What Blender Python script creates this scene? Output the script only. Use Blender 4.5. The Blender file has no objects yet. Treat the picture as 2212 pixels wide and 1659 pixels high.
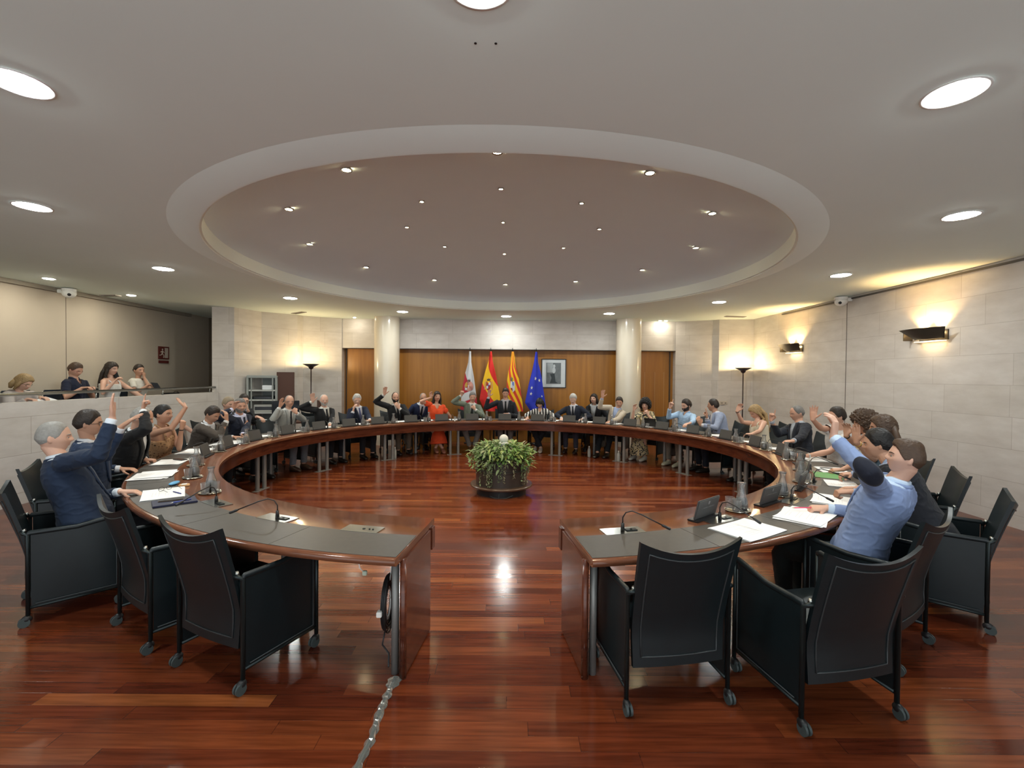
import bpy, bmesh, math, random
from mathutils import Vector, Matrix, noise
from mathutils.bvhtree import BVHTree
R=random.Random(7)
PI=math.pi
rad=math.radians
S=bpy.context.scene
C=S.collection
# ------------------------------------------------------------------ camera
cd=bpy.data.cameras.new('camera'); cam=bpy.data.objects.new('camera',cd); C.objects.link(cam)
cd.sensor_width=36.0; cd.sensor_fit='HORIZONTAL'
cd.lens=36.0*993.04/2212.0
cd.clip_start=0.05; cd.clip_end=200
_p,_r,_y=0.0166,0.0090,-0.0024
cp,sp=math.cos(_p),math.sin(_p); cr,sr=math.cos(_r),math.sin(_r); cy_,sy_=math.cos(_y),math.sin(_y)
_base=Matrix(((1,0,0),(0,0,-1),(0,1,0)))
_M=Matrix(((cr,-sr,0),(sr,cr,0),(0,0,1)))@Matrix(((1,0,0),(0,cp,-sp),(0,sp,cp)))@_base@Matrix(((cy_,sy_,0),(-sy_,cy_,0),(0,0,1)))
_ax=[Vector(_M[0]),-Vector(_M[1]),-Vector(_M[2])]
_W=Matrix((( _ax[0].x,_ax[1].x,_ax[2].x),(_ax[0].y,_ax[1].y,_ax[2].y),(_ax[0].z,_ax[1].z,_ax[2].z)))
cam.matrix_world=Matrix.Translation((0,0,1.7503))@_W.to_4x4()
S.camera=cam
# ------------------------------------------------------------------ world, exposure
w=bpy.data.worlds.new('world'); S.world=w; w.use_nodes=True
w.node_tree.nodes['Background'].inputs[0].default_value=(0.90,0.96,1.0,1)
w.node_tree.nodes['Background'].inputs[1].default_value=0.85
S.view_settings.view_transform='Standard'; S.view_settings.look='None'
S.view_settings.gamma=1; S.view_settings.exposure=1.25
S.cycles.use_denoising=True; S.cycles.use_adaptive_sampling=True; S.cycles.adaptive_threshold=0.035
S.cycles.max_bounces=6; S.cycles.diffuse_bounces=4; S.cycles.glossy_bounces=3; S.cycles.transmission_bounces=5; S.cycles.transparent_max_bounces=8
S.cycles.caustics_reflective=False; S.cycles.caustics_refractive=False
S.cycles.sample_clamp_indirect=6.0
ZC=3.22            # ceiling height
TX,TY=-0.12,6.74   # centre of the horseshoe table
DX,DY=-0.13,6.50   # centre of the round ceiling opening
L_DOWN=95.0; L_DOME=60.0
def pol(r,deg,z=0.0):
    a=rad(deg); return Vector((TX+r*math.sin(a),TY+r*math.cos(a),z))
# ------------------------------------------------------------------ materials
MATS={}
def mat(name,col,rough=0.5,metal=0.0,emit=None,es=0.0,trans=0.0,ior=1.45,spec=0.5,bump=None,coat=0.0,var=None,sheen=0.0):
    if name in MATS: return MATS[name]
    m=bpy.data.materials.new(name); m.use_nodes=True; nt=m.node_tree; b=nt.nodes['Principled BSDF']
    b.inputs['Base Color'].default_value=(*col,1); b.inputs['Roughness'].default_value=rough; b.inputs['Metallic'].default_value=metal
    b.inputs['IOR'].default_value=ior; b.inputs['Specular IOR Level'].default_value=spec
    b.inputs['Transmission Weight'].default_value=trans; b.inputs['Coat Weight'].default_value=coat; b.inputs['Coat Roughness'].default_value=0.08
    b.inputs['Sheen Weight'].default_value=sheen
    if emit: b.inputs['Emission Color'].default_value=(*emit,1); b.inputs['Emission Strength'].default_value=es
    tc=nt.nodes.new('ShaderNodeTexCoord')
    n=nt.nodes.new('ShaderNodeTexNoise'); nt.links.new(tc.outputs['Object'],n.inputs['Vector'])
    n.inputs['Scale'].default_value=(var[0] if var else 12.0); n.inputs['Detail'].default_value=4
    if var or (not emit and not trans):
        amt=var[1] if var else 0.06
        mx=nt.nodes.new('ShaderNodeMix'); mx.data_type='RGBA'
        mx.inputs['A'].default_value=(*[max(0,c*(1-amt)) for c in col],1); mx.inputs['B'].default_value=(*[min(1,c*(1+amt)) for c in col],1)
        nt.links.new(n.outputs['Fac'],mx.inputs['Factor']); nt.links.new(mx.outputs['Result'],b.inputs['Base Color'])
    if bump:
        n2=nt.nodes.new('ShaderNodeTexNoise'); nt.links.new(tc.outputs['Object'],n2.inputs['Vector']); n2.inputs['Scale'].default_value=bump[0]; n2.inputs['Detail'].default_value=3
        bp=nt.nodes.new('ShaderNodeBump'); bp.inputs['Strength'].default_value=bump[1]; bp.inputs['Distance'].default_value=bump[2]
        nt.links.new(n2.outputs['Fac'],bp.inputs['Height']); nt.links.new(bp.outputs['Normal'],b.inputs['Normal'])
    MATS[name]=m; return m
def nodes(name,rough=0.5,**k):
    m=mat(name,(0.5,0.5,0.5),rough,**k); nt=m.node_tree; b=nt.nodes['Principled BSDF']
    tc=[x for x in nt.nodes if x.type=='TEX_COORD'][0]
    return m,nt,b,tc
def N(nt,t,**k):
    n=nt.nodes.new(t)
    for a,v in k.items(): setattr(n,a,v)
    return n
def math_(nt,op,a,b=None,c=None):
    n=nt.nodes.new('ShaderNodeMath'); n.operation=op
    for i,v in enumerate((a,b,c)):
        if v is None: continue
        if isinstance(v,(int,float)): n.inputs[i].default_value=v
        else: nt.links.new(v,n.inputs[i])
    return n.outputs[0]
def ramp(nt,fac,stops,interp='LINEAR'):
    r=nt.nodes.new('ShaderNodeValToRGB'); r.color_ramp.interpolation=interp
    e=r.color_ramp.elements
    e[0].position=stops[0][0]; e[0].color=(*stops[0][1],1)
    e[1].position=stops[-1][0]; e[1].color=(*stops[-1][1],1)
    for p,c in stops[1:-1]:
        q=e.new(p); q.color=(*c,1)
    nt.links.new(fac,r.inputs['Fac']); return r.outputs['Color']
def sep(nt,v):
    s=nt.nodes.new('ShaderNodeSeparateXYZ'); nt.links.new(v,s.inputs[0]); return s.outputs
def mulcol(nt,a,b,f=1.0):
    m=nt.nodes.new('ShaderNodeMix'); m.data_type='RGBA'; m.blend_type='MULTIPLY'; m.inputs['Factor'].default_value=f
    nt.links.new(a,m.inputs['A']); nt.links.new(b,m.inputs['B']); return m.outputs['Result']
# floor: red tropical hardwood boards laid across the room
def floor_material():
    m,nt,b,tc=nodes('varnished_red_wood_boards',0.13)
    o=sep(nt,tc.outputs['Object'])
    row=math_(nt,'FLOOR',math_(nt,'DIVIDE',o['Y'],0.092))
    wn=N(nt,'ShaderNodeTexWhiteNoise',noise_dimensions='1D'); nt.links.new(row,wn.inputs['W'])
    xo=math_(nt,'ADD',math_(nt,'DIVIDE',o['X'],1.25),math_(nt,'MULTIPLY',wn.outputs['Value'],7.0))
    colm=math_(nt,'FLOOR',xo)
    cb=N(nt,'ShaderNodeCombineXYZ'); nt.links.new(row,cb.inputs[0]); nt.links.new(colm,cb.inputs[1])
    w2=N(nt,'ShaderNodeTexWhiteNoise',noise_dimensions='3D'); nt.links.new(cb.outputs[0],w2.inputs['Vector'])
    base=ramp(nt,w2.outputs['Value'],[(0,(0.080,0.017,0.008)),(0.3,(0.115,0.026,0.010)),(0.6,(0.14,0.033,0.012)),(0.88,(0.175,0.046,0.015)),(1,(0.23,0.072,0.021))])
    mp=N(nt,'ShaderNodeMapping'); mp.inputs['Scale'].default_value=(1.6,26,1); nt.links.new(tc.outputs['Object'],mp.inputs['Vector'])
    ad=N(nt,'ShaderNodeVectorMath',operation='ADD'); nt.links.new(mp.outputs[0],ad.inputs[0]); nt.links.new(w2.outputs['Color'],ad.inputs[1])
    g=N(nt,'ShaderNodeTexNoise'); g.inputs['Scale'].default_value=1.6; g.inputs['Detail'].default_value=6; nt.links.new(ad.outputs[0],g.inputs['Vector'])
    gr=ramp(nt,g.outputs['Fac'],[(0.3,(0.62,0.58,0.55)),(0.7,(1.25,1.2,1.15))])
    c=mulcol(nt,base,gr)
    fy=math_(nt,'FRACT',math_(nt,'DIVIDE',o['Y'],0.092)); fx=math_(nt,'FRACT',xo)
    e1=math_(nt,'LESS_THAN',fy,0.025); e2=math_(nt,'LESS_THAN',fx,0.003); e=math_(nt,'MAXIMUM',e1,e2)
    dk=N(nt,'ShaderNodeMix',data_type='RGBA'); nt.links.new(math_(nt,'MULTIPLY',e,0.55),dk.inputs['Factor']); nt.links.new(c,dk.inputs['A']); dk.inputs['B'].default_value=(0.02,0.006,0.004,1)
    nt.links.new(dk.outputs['Result'],b.inputs['Base Color'])
    # slightly uneven varnish
    n2=N(nt,'ShaderNodeTexNoise'); n2.inputs['Scale'].default_value=9; nt.links.new(tc.outputs['Object'],n2.inputs['Vector'])
    h=math_(nt,'ADD',math_(nt,'MULTIPLY',n2.outputs['Fac'],0.35),math_(nt,'MULTIPLY',w2.outputs['Value'],0.5))
    h=math_(nt,'SUBTRACT',h,math_(nt,'MULTIPLY',e,0.6))
    bp=N(nt,'ShaderNodeBump'); bp.inputs['Strength'].default_value=0.22; bp.inputs['Distance'].default_value=0.0015; nt.links.new(h,bp.inputs['Height']); nt.links.new(bp.outputs[0],b.inputs['Normal'])
    rr=math_(nt,'ADD',math_(nt,'MULTIPLY',w2.outputs['Value'],0.07),0.13); nt.links.new(rr,b.inputs['Roughness'])
    b.inputs['Specular IOR Level'].default_value=0.62
    return m
def stone_material(name,c1,c2,mortar,bw=1.05,bh=0.385,off=0.0,size=0.003):
    m,nt,b,tc=nodes(name,0.62)
    mp=N(nt,'ShaderNodeMapping'); mp.inputs['Location'].default_value=(off,-0.155,0); nt.links.new(tc.outputs['UV'],mp.inputs['Vector'])
    br=N(nt,'ShaderNodeTexBrick'); br.offset=0.37; br.offset_frequency=2; br.squash=0.8; br.squash_frequency=3
    br.inputs['Scale'].default_value=1; br.inputs['Brick Width'].default_value=bw; br.inputs['Row Height'].default_value=bh
    br.inputs['Mortar Size'].default_value=size; br.inputs['Mortar Smooth'].default_value=0.3; br.inputs['Bias'].default_value=0.0
    br.inputs['Color1'].default_value=(*c1,1); br.inputs['Color2'].default_value=(*c2,1); br.inputs['Mortar'].default_value=(*mortar,1)
    nt.links.new(mp.outputs[0],br.inputs['Vector'])
    n=N(nt,'ShaderNodeTexNoise'); n.inputs['Scale'].default_value=2.2; n.inputs['Detail'].default_value=8; n.inputs['Roughness'].default_value=0.6
    m2=N(nt,'ShaderNodeMapping'); m2.inputs['Scale'].default_value=(1,2.6,1); nt.links.new(tc.outputs['UV'],m2.inputs['Vector']); nt.links.new(m2.outputs[0],n.inputs['Vector'])
    c=mulcol(nt,br.outputs['Color'],ramp(nt,n.outputs['Fac'],[(0.3,(0.88,0.86,0.84)),(0.7,(1.06,1.06,1.06))]))
    nt.links.new(c,b.inputs['Base Color'])
    bp=N(nt,'ShaderNodeBump'); bp.inputs['Strength'].default_value=0.3; bp.inputs['Distance'].default_value=0.003
    nt.links.new(math_(nt,'SUBTRACT',math_(nt,'MULTIPLY',n.outputs['Fac'],0.3),br.outputs['Fac']),bp.inputs['Height']); nt.links.new(bp.outputs[0],b.inputs['Normal'])
    return m
def wood_material(name,dark,light,rough=0.3,scale=(14,14,0.7),panel=None,coord='Object'):
    m,nt,b,tc=nodes(name,rough)
    mp=N(nt,'ShaderNodeMapping'); mp.inputs['Scale'].default_value=scale; nt.links.new(tc.outputs[coord],mp.inputs['Vector'])
    n=N(nt,'ShaderNodeTexNoise'); n.inputs['Scale'].default_value=1.3; n.inputs['Detail'].default_value=6; n.inputs['Distortion'].default_value=0.6; nt.links.new(mp.outputs[0],n.inputs['Vector'])
    c=ramp(nt,n.outputs['Fac'],[(0.28,dark),(0.72,light)])
    if panel:
        o=sep(nt,tc.outputs[coord])
        f=math_(nt,'FRACT',math_(nt,'DIVIDE',o[panel[0]],panel[1])); k=math_(nt,'FLOOR',math_(nt,'DIVIDE',o[panel[0]],panel[1]))
        wn=N(nt,'ShaderNodeTexWhiteNoise',noise_dimensions='1D'); nt.links.new(k,wn.inputs['W'])
        c=mulcol(nt,c,ramp(nt,wn.outputs['Value'],[(0,(0.9,0.9,0.9)),(1,(1.06,1.05,1.04))]))
        c=mulcol(nt,c,ramp(nt,f,[(0.004,(0.72,0.72,0.72)),(0.008,(1,1,1))]))
    nt.links.new(c,b.inputs['Base Color']); return m
def stripe_fabric(name,a,bc,scale=60,axis='X',sharp=0.5):
    m,nt,b,tc=nodes(name,0.8)
    o=sep(nt,tc.outputs['Object']); n=N(nt,'ShaderNodeTexNoise'); n.inputs['Scale'].default_value=5; nt.links.new(tc.outputs['Object'],n.inputs['Vector'])
    v=math_(nt,'SINE',math_(nt,'ADD',math_(nt,'MULTIPLY',o[axis],scale),math_(nt,'MULTIPLY',n.outputs['Fac'],6)))
    nt.links.new(ramp(nt,math_(nt,'ADD',math_(nt,'MULTIPLY',v,0.5),0.5),[(0.48,a),(0.52,bc)]),b.inputs['Base Color']); return m
def blotch_fabric(name,cols,scale=20,thr=0.5):
    m,nt,b,tc=nodes(name,0.8)
    n=N(nt,'ShaderNodeTexVoronoi'); n.inputs['Scale'].default_value=scale; nt.links.new(tc.outputs['Object'],n.inputs['Vector'])
    n2=N(nt,'ShaderNodeTexNoise'); n2.inputs['Scale'].default_value=scale*0.7; nt.links.new(tc.outputs['Object'],n2.inputs['Vector'])
    v=math_(nt,'ADD',math_(nt,'MULTIPLY',n.outputs['Distance'],0.7),math_(nt,'MULTIPLY',n2.outputs['Fac'],0.5))
    k=len(cols); st=[(0.25+0.5*i/(k-1),c) for i,c in enumerate(cols)]
    nt.links.new(ramp(nt,v,st,'CONSTANT'),b.inputs['Base Color']); return m
M_FLOOR=floor_material()
M_STONE=stone_material('pale_limestone_blocks',(0.60,0.56,0.52),(0.55,0.51,0.465),(0.42,0.375,0.33))
M_PARAPET=stone_material('pale_limestone_slabs',(0.61,0.575,0.535),(0.57,0.535,0.49),(0.36,0.31,0.26),2.2,0.5)
M_PLASTER=mat('warm_plaster',(0.52,0.45,0.36),0.8,var=(3,0.05))
M_CEIL=mat('ceiling_paint',(0.80,0.90,0.86),0.9,var=(2,0.02))
M_DOME=mat('dome_paint',(0.76,0.90,0.96),0.9,var=(2,0.02))
M_LIP=mat('lip_paint',(0.82,0.91,0.87),0.8,var=(2,0.02))
M_COL=mat('polished_cream_column',(0.66,0.59,0.47),0.22,coat=0.3,var=(3,0.05))
M_WALLWOOD=wood_material('honey_wood_panelling',(0.28,0.112,0.015),(0.385,0.160,0.022),0.38,(9,9,0.5),panel=('X',0.55))
M_TABLE=wood_material('dark_mahogany',(0.060,0.016,0.009),(0.125,0.036,0.017),0.16,(3,3,22))
M_TABLETOP=wood_material('mahogany_tabletop',(0.095,0.034,0.018),(0.19,0.072,0.036),0.13,(2.5,2.5,20))
M_PAD=mat('dark_leather_desk_pad',(0.062,0.058,0.052),0.42,bump=(220,0.12,0.0008),var=(30,0.15))
M_LEATHER=mat('black_leather',(0.006,0.011,0.013),0.38,bump=(160,0.15,0.0008),var=(20,0.2))
M_STEELDARK=mat('dark_grey_metal',(0.022,0.030,0.031),0.35,metal=0.6)
M_LEG=mat('grey_painted_steel',(0.23,0.23,0.22),0.42,metal=0.4)
M_STEEL=mat('brushed_steel',(0.40,0.41,0.39),0.24,metal=1.0)
M_SILVER=mat('silver_metal',(0.72,0.70,0.64),0.16,metal=1.0)
M_BLACK=mat('black_plastic',(0.012,0.012,0.013),0.4)
M_GREYPL=mat('grey_rubber',(0.045,0.06,0.06),0.5)
M_PLATE=mat('graphite_nameplate',(0.070,0.072,0.072),0.45)
M_WHITE=mat('white_plastic',(0.75,0.75,0.72),0.4)
M_PAPER=mat('white_paper',(0.80,0.82,0.84),0.7,var=(25,0.04))
M_GLASS=mat('clear_glass',(0.96,0.98,0.98),0.02,trans=0.88,ior=1.45)
M_WATER=mat('water',(0.95,0.98,1.0),0.0,trans=0.9,ior=1.33)
M_DOWN=mat('downlight_glow',(1,1,1),0.5,emit=(0.95,1.0,0.97),es=L_DOWN)
M_DOWNG=mat('gallery_downlight_glow',(1,1,1),0.5,emit=(1.0,0.95,0.78),es=120.0)
M_SPOT=mat('dome_spot_glow',(1,1,1),0.5,emit=(1.0,0.80,0.45),es=L_DOME)
M_WARM=mat('warm_lamp_glow',(1,1,1),0.5,emit=(1.0,0.72,0.35),es=30.0)
M_SCREEN=mat('dark_screen',(0.02,0.022,0.028),0.15)
# ------------------------------------------------------------------ object helpers
def tag(o,label=None,cat=None,group=None,kind=None):
    if label: o['label']=label
    if cat: o['category']=cat
    if group: o['group']=group
    if kind: o['kind']=kind
    return o
def link(o,parent=None):
    C.objects.link(o)
    if parent is not None: o.parent=parent
    return o
def obj(name,bm,m,parent=None,smooth=None,loc=None,rotz=None):
    if isinstance(bm,bmesh.types.BMesh):
        me=bpy.data.meshes.new(name)
        bmesh.ops.recalc_face_normals(bm,faces=bm.faces[:])
        bm.to_mesh(me); bm.free()
    else: me=bm
    if not me.materials:
        for x in (m if isinstance(m,(list,tuple)) else [m]): me.materials.append(x)
    if smooth=='auto':
        me.polygons.foreach_set('use_smooth',[True]*len(me.polygons))
        try: me.set_sharp_from_angle(angle=rad(38))
        except Exception: pass
    elif smooth: me.polygons.foreach_set('use_smooth',[True]*len(me.polygons))
    o=bpy.data.objects.new(name,me)
    if loc is not None: o.location=loc
    if rotz is not None: o.rotation_euler=(0,0,rotz)
    return link(o,parent)
def empty(name,loc=(0,0,0),rotz=0.0,parent=None):
    o=bpy.data.objects.new(name,None); o.empty_display_size=0.1; o.location=loc; o.rotation_euler=(0,0,rotz); return link(o,parent)
def copy_tree(o,parent=None):
    c=o.copy(); C.objects.link(c)
    if parent is not None: c.parent=parent
    for ch in list(KIDS.get(o.name,o.children)): copy_tree(ch,c)
    return c
KIDS={}
def NB(): return bmesh.new()
def box(bm,x0,x1,y0,y1,z0,z1,bev=0.0,M=None):
    g=bmesh.ops.create_cube(bm,size=1.0); v=g['verts']
    for p in v: p.co=Vector(((x0+x1)/2+p.co.x*(x1-x0),(y0+y1)/2+p.co.y*(y1-y0),(z0+z1)/2+p.co.z*(z1-z0)))
    if bev>0:
        e=list({e for p in v for e in p.link_edges}); r=bmesh.ops.bevel(bm,geom=e,offset=bev,segments=2,affect='EDGES'); v=list({q for f in r['faces'] for q in f.verts}|{q for q in v if q.is_valid})
    if M is not None:
        for p in v: p.co=M@p.co
    return v
def ring(bm,c,ax,ay,rx,ry,n,e=2.0):
    out=[]
    for i in range(n):
        t=2*PI*i/n; ct,st=math.cos(t),math.sin(t)
        if e!=2.0: ct=math.copysign(abs(ct)**(2/e),ct); st=math.copysign(abs(st)**(2/e),st)
        out.append(bm.verts.new(c+ax*(rx*ct)+ay*(ry*st)))
    return out
def loft(bm,secs,n=16,e=2.0,cap=True):
    """secs: (centre, axis_x, axis_y, rx, ry)"""
    rs=[ring(bm,Vector(s[0]),Vector(s[1]),Vector(s[2]),s[3],s[4],n,e) for s in secs]
    for a,b in zip(rs,rs[1:]):
        for i in range(n): bm.faces.new((a[i],a[(i+1)%n],b[(i+1)%n],b[i]))
    if cap: bm.faces.new(rs[0][::-1]); bm.faces.new(rs[-1])
    return rs
def tube(bm,pts,radii,n=10,flat=None,cap=True,hint=None):
    """round tube through pts; flat=(ratio) squashes across the hint axis"""
    pts=[Vector(p) for p in pts]
    if not isinstance(radii,(list,tuple)): radii=[radii]*len(pts)
    secs=[]; prev=None
    for i,p in enumerate(pts):
        d=(pts[min(i+1,len(pts)-1)]-pts[max(i-1,0)])
        if d.length<1e-9: d=Vector((0,0,1))
        d.normalize()
        if prev is None:
            h=Vector(hint) if hint else (Vector((0,0,1)) if abs(d.z)<0.9 else Vector((0,1,0)))
        else: h=prev
        a=h-d*h.dot(d)
        if a.length<1e-6: a=d.orthogonal()
        a.normalize(); b=d.cross(a); prev=a
        secs.append((p,a,b,radii[i]*(flat or 1.0),radii[i]))
    return loft(bm,secs,n,cap=cap)
def ell(bm,c,r,M=None,u=14,v=9):
    g=bmesh.ops.create_uvsphere(bm,u_segments=u,v_segments=v,radius=1.0)
    for p in g['verts']:
        q=Vector((p.co.x*r[0],p.co.y*r[1],p.co.z*r[2]))
        if M is not None: q=M@q
        p.co=q+Vector(c)
    return g['verts']
def cyl(bm,c,r,h,n=20,r2=None,axis='z'):
    ax=Vector((1,0,0)); ay=Vector((0,1,0)); d=Vector((0,0,1))
    if axis=='x': ax,ay,d=Vector((0,1,0)),Vector((0,0,1)),Vector((1,0,0))
    if axis=='y': ax,ay,d=Vector((0,0,1)),Vector((1,0,0)),Vector((0,1,0))
    c=Vector(c); r2=r if r2 is None else r2
    loft(bm,[(c,ax,ay,r,r),(c+d*h,ax,ay,r2,r2)],n)
def lathe(bm,prof,n=24,c=(0,0,0),close=True):
    """prof: list of (r,z); r=0 ends make poles"""
    c=Vector(c); rs=[]
    for r,z in prof:
        if r<1e-6: rs.append([bm.verts.new(c+Vector((0,0,z)))])
        else: rs.append([bm.verts.new(c+Vector((r*math.cos(2*PI*i/n),r*math.sin(2*PI*i/n),z))) for i in range(n)])
    for a,b in zip(rs,rs[1:]):
        for i in range(n):
            j=(i+1)%n
            if len(a)==1 and len(b)==1: continue
            if len(a)==1: bm.faces.new((a[0],b[j],b[i]))
            elif len(b)==1: bm.faces.new((a[i],a[j],b[0]))
            else: bm.faces.new((a[i],a[j],b[j],b[i]))
def sweep(bm,prof,a0,a1,n,cx=TX,cy=TY,caps=True):
    """closed profile (r,z) swept about the table centre from a0 to a1 degrees"""
    rs=[]
    for i in range(n+1):
        a=rad(a0+(a1-a0)*i/n); s,c=math.sin(a),math.cos(a)
        rs.append([bm.verts.new((cx+r*s,cy+r*c,z)) for r,z in prof])
    k=len(prof)
    for p,q in zip(rs,rs[1:]):
        for i in range(k): bm.faces.new((p[i],p[(i+1)%k],q[(i+1)%k],q[i]))
    if caps: bm.faces.new(rs[0]); bm.faces.new(rs[-1][::-1])
def prism(bm,pts,d):
    """pts: 3d polygon, extruded by vector d"""
    a=[bm.verts.new(Vector(p)) for p in pts]; b=[bm.verts.new(Vector(p)+Vector(d)) for p in pts]; n=len(a)
    bm.faces.new(a[::-1]); bm.faces.new(b)
    for i in range(n): bm.faces.new((a[i],a[(i+1)%n],b[(i+1)%n],b[i]))
def wall(name,x0,y0,x1,y1,z0,z1,m,th=0.12,side=1,u0=0.0,parent=None):
    """vertical wall slab whose visible face runs from (x0,y0) to (x1,y1); thickness goes to `side`"""
    bm=NB(); d=Vector((x1-x0,y1-y0,0)); L=d.length; d.normalize(); nrm=Vector((-d.y,d.x,0))*th*side
    a,b=Vector((x0,y0,0)),Vector((x1,y1,0)); up=Vector((0,0,1))
    v=[bm.verts.new(p+up*z) for p in (a,b,b+nrm,a+nrm) for z in (z0,z1)]
    uv=bm.loops.layers.uv.new('UVMap')
    for idx in ((0,2,3,1),(4,6,7,5),(2,4,5,3),(6,0,1,7),(1,3,5,7),(0,6,4,2)):
        f=bm.faces.new([v[i] for i in idx])
        for l in f.loops:
            q=l.vert.co; l[uv].uv=(u0+(q-a).dot(d)+(0 if abs((q-a).dot(nrm))<1e-6 else th),q.z)
    o=obj(name,bm,m,parent)
    if parent is None: o['kind']='structure'
    return o
def struct(name,bm,m,parent=None,smooth=None):
    o=obj(name,bm,m,parent,smooth)
    if parent is None: o['kind']='structure'
    return o
# ------------------------------------------------------------------ the room
YB=-2.2
bm=NB(); box(bm,-8.4,6.4,YB,12.7,-0.12,0.0); struct('floor',bm,M_FLOOR)
# ceiling with a round opening
bm=NB(); NA=192; inner=[];outer=[]
X0,X1,Y0,Y1=-8.4,6.4,YB,12.7
ang=[2*PI*i/NA for i in range(NA)]
for cx_,cy__ in ((X0,Y0),(X1,Y0),(X1,Y1),(X0,Y1)): ang.append(math.atan2(cy__-DY,cx_-DX)%(2*PI))
ang=sorted(set(ang))
for a in ang:
    c,s=math.cos(a),math.sin(a)
    t=min([(X1-DX)/c if c>1e-9 else 1e9,(X0-DX)/c if c<-1e-9 else 1e9,(Y1-DY)/s if s>1e-9 else 1e9,(Y0-DY)/s if s<-1e-9 else 1e9])
    inner.append((DX+3.78*c,DY+3.78*s)); outer.append((DX+t*c,DY+t*s))
vi=[bm.verts.new((x,y,ZC)) for x,y in inner]; vo=[bm.verts.new((x,y,ZC)) for x,y in outer]
wi=[bm.verts.new((x,y,ZC+0.9)) for x,y in inner]; wo=[bm.verts.new((x,y,ZC+0.9)) for x,y in outer]
n=len(ang)
for i in range(n):
    j=(i+1)%n
    bm.faces.new((vi[i],vo[i],vo[j],vi[j])); bm.faces.new((wi[i],wi[j],wo[j],wo[i])); bm.faces.new((vo[i],wo[i],wo[j],vo[j])); bm.faces.new((vi[i],vi[j],wi[j],wi[i]))
ceil_o=struct('ceiling',bm,M_CEIL)
def domez(r): return 3.93-0.0445*r*r
bm=NB()
lathe(bm,[(3.80,3.222),(3.56,3.178),(3.535,3.178),(3.535,3.19),(3.515,3.195),(3.51,3.37),(3.56,3.40),(3.78,3.40),(3.80,3.222)],160,(DX,DY,0))
o=struct('trim_ceiling_ring',bm,M_LIP,smooth='auto')
bm=NB()
prof=[(3.512,domez(3.5)-0.03)]+[(r,domez(r)) for r in (3.45,3.2,2.9,2.6,2.2,1.8,1.4,1.0,0.5)]+[(0,domez(0))]+[(0,4.08),(3.6,4.08),(3.6,3.36),(3.512,domez(3.5)-0.03)]
lathe(bm,prof,160,(DX,DY,0)); struct('ceiling_dome',bm,M_DOME,smooth='auto')
# right wall
wall('wall_right',6.01,11.40,6.01,YB,0,ZC,M_STONE,0.3,1,0.0)
bm=NB(); box(bm,5.985,6.03,YB,10.2,ZC-0.055,ZC-0.03); struct('trim_right',bm,mat('dark_track',(0.10,0.09,0.08),0.5,metal=0.5))
bm=NB(); box(bm,6.004,6.012,8.236,8.244,0,ZC-0.05); struct('trim_right_joint',bm,mat('joint_shadow_gap',(0.16,0.13,0.11),0.8))
# back run of the room, right to left
WP=[(6.01,11.40),(5.21,11.53),(5.11,11.66),(4.30,12.02)]
for i,(a,b) in enumerate(zip(WP,WP[1:])):
    wall('wall_back_right',a[0],a[1],b[0],b[1],0,ZC,M_STONE,0.4,-1,3.3+i*1.7)
wall('wall_back_right',4.30,12.02,4.30,12.22,0,2.44,M_STONE,0.4,-1,1.1)
WL=[(-6.59,10.15),(-6.13,10.20),(-5.89,10.87),(-5.28,11.38),(-5.22,11.55),(-4.42,12.02)]
for i,(a,b) in enumerate(zip(WL,WL[1:])):
    wall('wall_back_left',a[0],a[1],b[0],b[1],0,ZC,M_STONE,0.4,1,0.7+i*1.3)
wall('wall_back_left',-4.42,12.02,-4.42,12.22,0,2.46,M_STONE,0.4,1,1.1)
wall('wall_back',-4.44,12.05,4.32,12.05,2.45,ZC,M_STONE,0.5,1,0.25)
bm=NB(); box(bm,-4.5,4.4,12.22,12.4,0,2.46); struct('wall_back_panelling',bm,M_WALLWOOD)
bm=NB(); box(bm,-4.46,4.34,12.045,12.225,2.442,2.456); struct('trim_lintel',bm,mat('dark_bronze',(0.045,0.03,0.02),0.4))
for x in (-4.385,4.20,):
    bm=NB(); box(bm,x,x+0.03,12.20,12.222,0,2.44); struct('trim_panelling',bm,MATS['dark_bronze'])
for x in (3.55,3.82,4.06):
    bm=NB(); box(bm,x,x+0.012,12.214,12.222,0,1.9); struct('trim_panelling',bm,mat('pale_wood_edge',(0.45,0.24,0.09),0.4))
# columns
for i,x in enumerate((-3.16,2.99)):
    bm=NB(); lathe(bm,[(0,0),(0.315,0),(0.315,ZC),(0,ZC)],48,(x,11.72,0)); o=struct('column',bm,M_COL,smooth='auto')
# left: gallery behind a stone parapet
wall('wall_left_parapet',-6.46,YB,-6.46,10.18,0,1.345,M_PARAPET,0.16,1,0.4)
wall('wall_left',-7.97,YB,-7.97,12.5,0,ZC,M_PLASTER,0.2,1,0)
bm=NB(); box(bm,-7.972,-7.966,8.255,8.262,0.5,ZC); struct('trim_left_joint',bm,MATS['joint_shadow_gap'])
bm=NB(); box(bm,-7.97,-7.90,YB,11.4,ZC-0.07,ZC-0.001); struct('trim_left',bm,mat('cove_tan',(0.30,0.26,0.21),0.8))  # strip along the wall top, darker than plaster and ceiling
bm=NB(); box(bm,-7.965,-6.62,YB,12.2,0.30,0.58); struct('floor_gallery',bm,mat('gallery_carpet',(0.10,0.085,0.07),0.9))
bm=NB(); box(bm,6.02,6.4,11.42,12.4,0,ZC); struct('wall_back_right',bm,M_STONE)  # unseen corner filler, added to block light leaking in behind the wall
bm=NB(); box(bm,-4.9,-4.45,12.3,12.65,0,ZC); struct('wall_back_left',bm,M_STONE)  # hidden filler block, added behind the left wall run against a light leak
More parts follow.
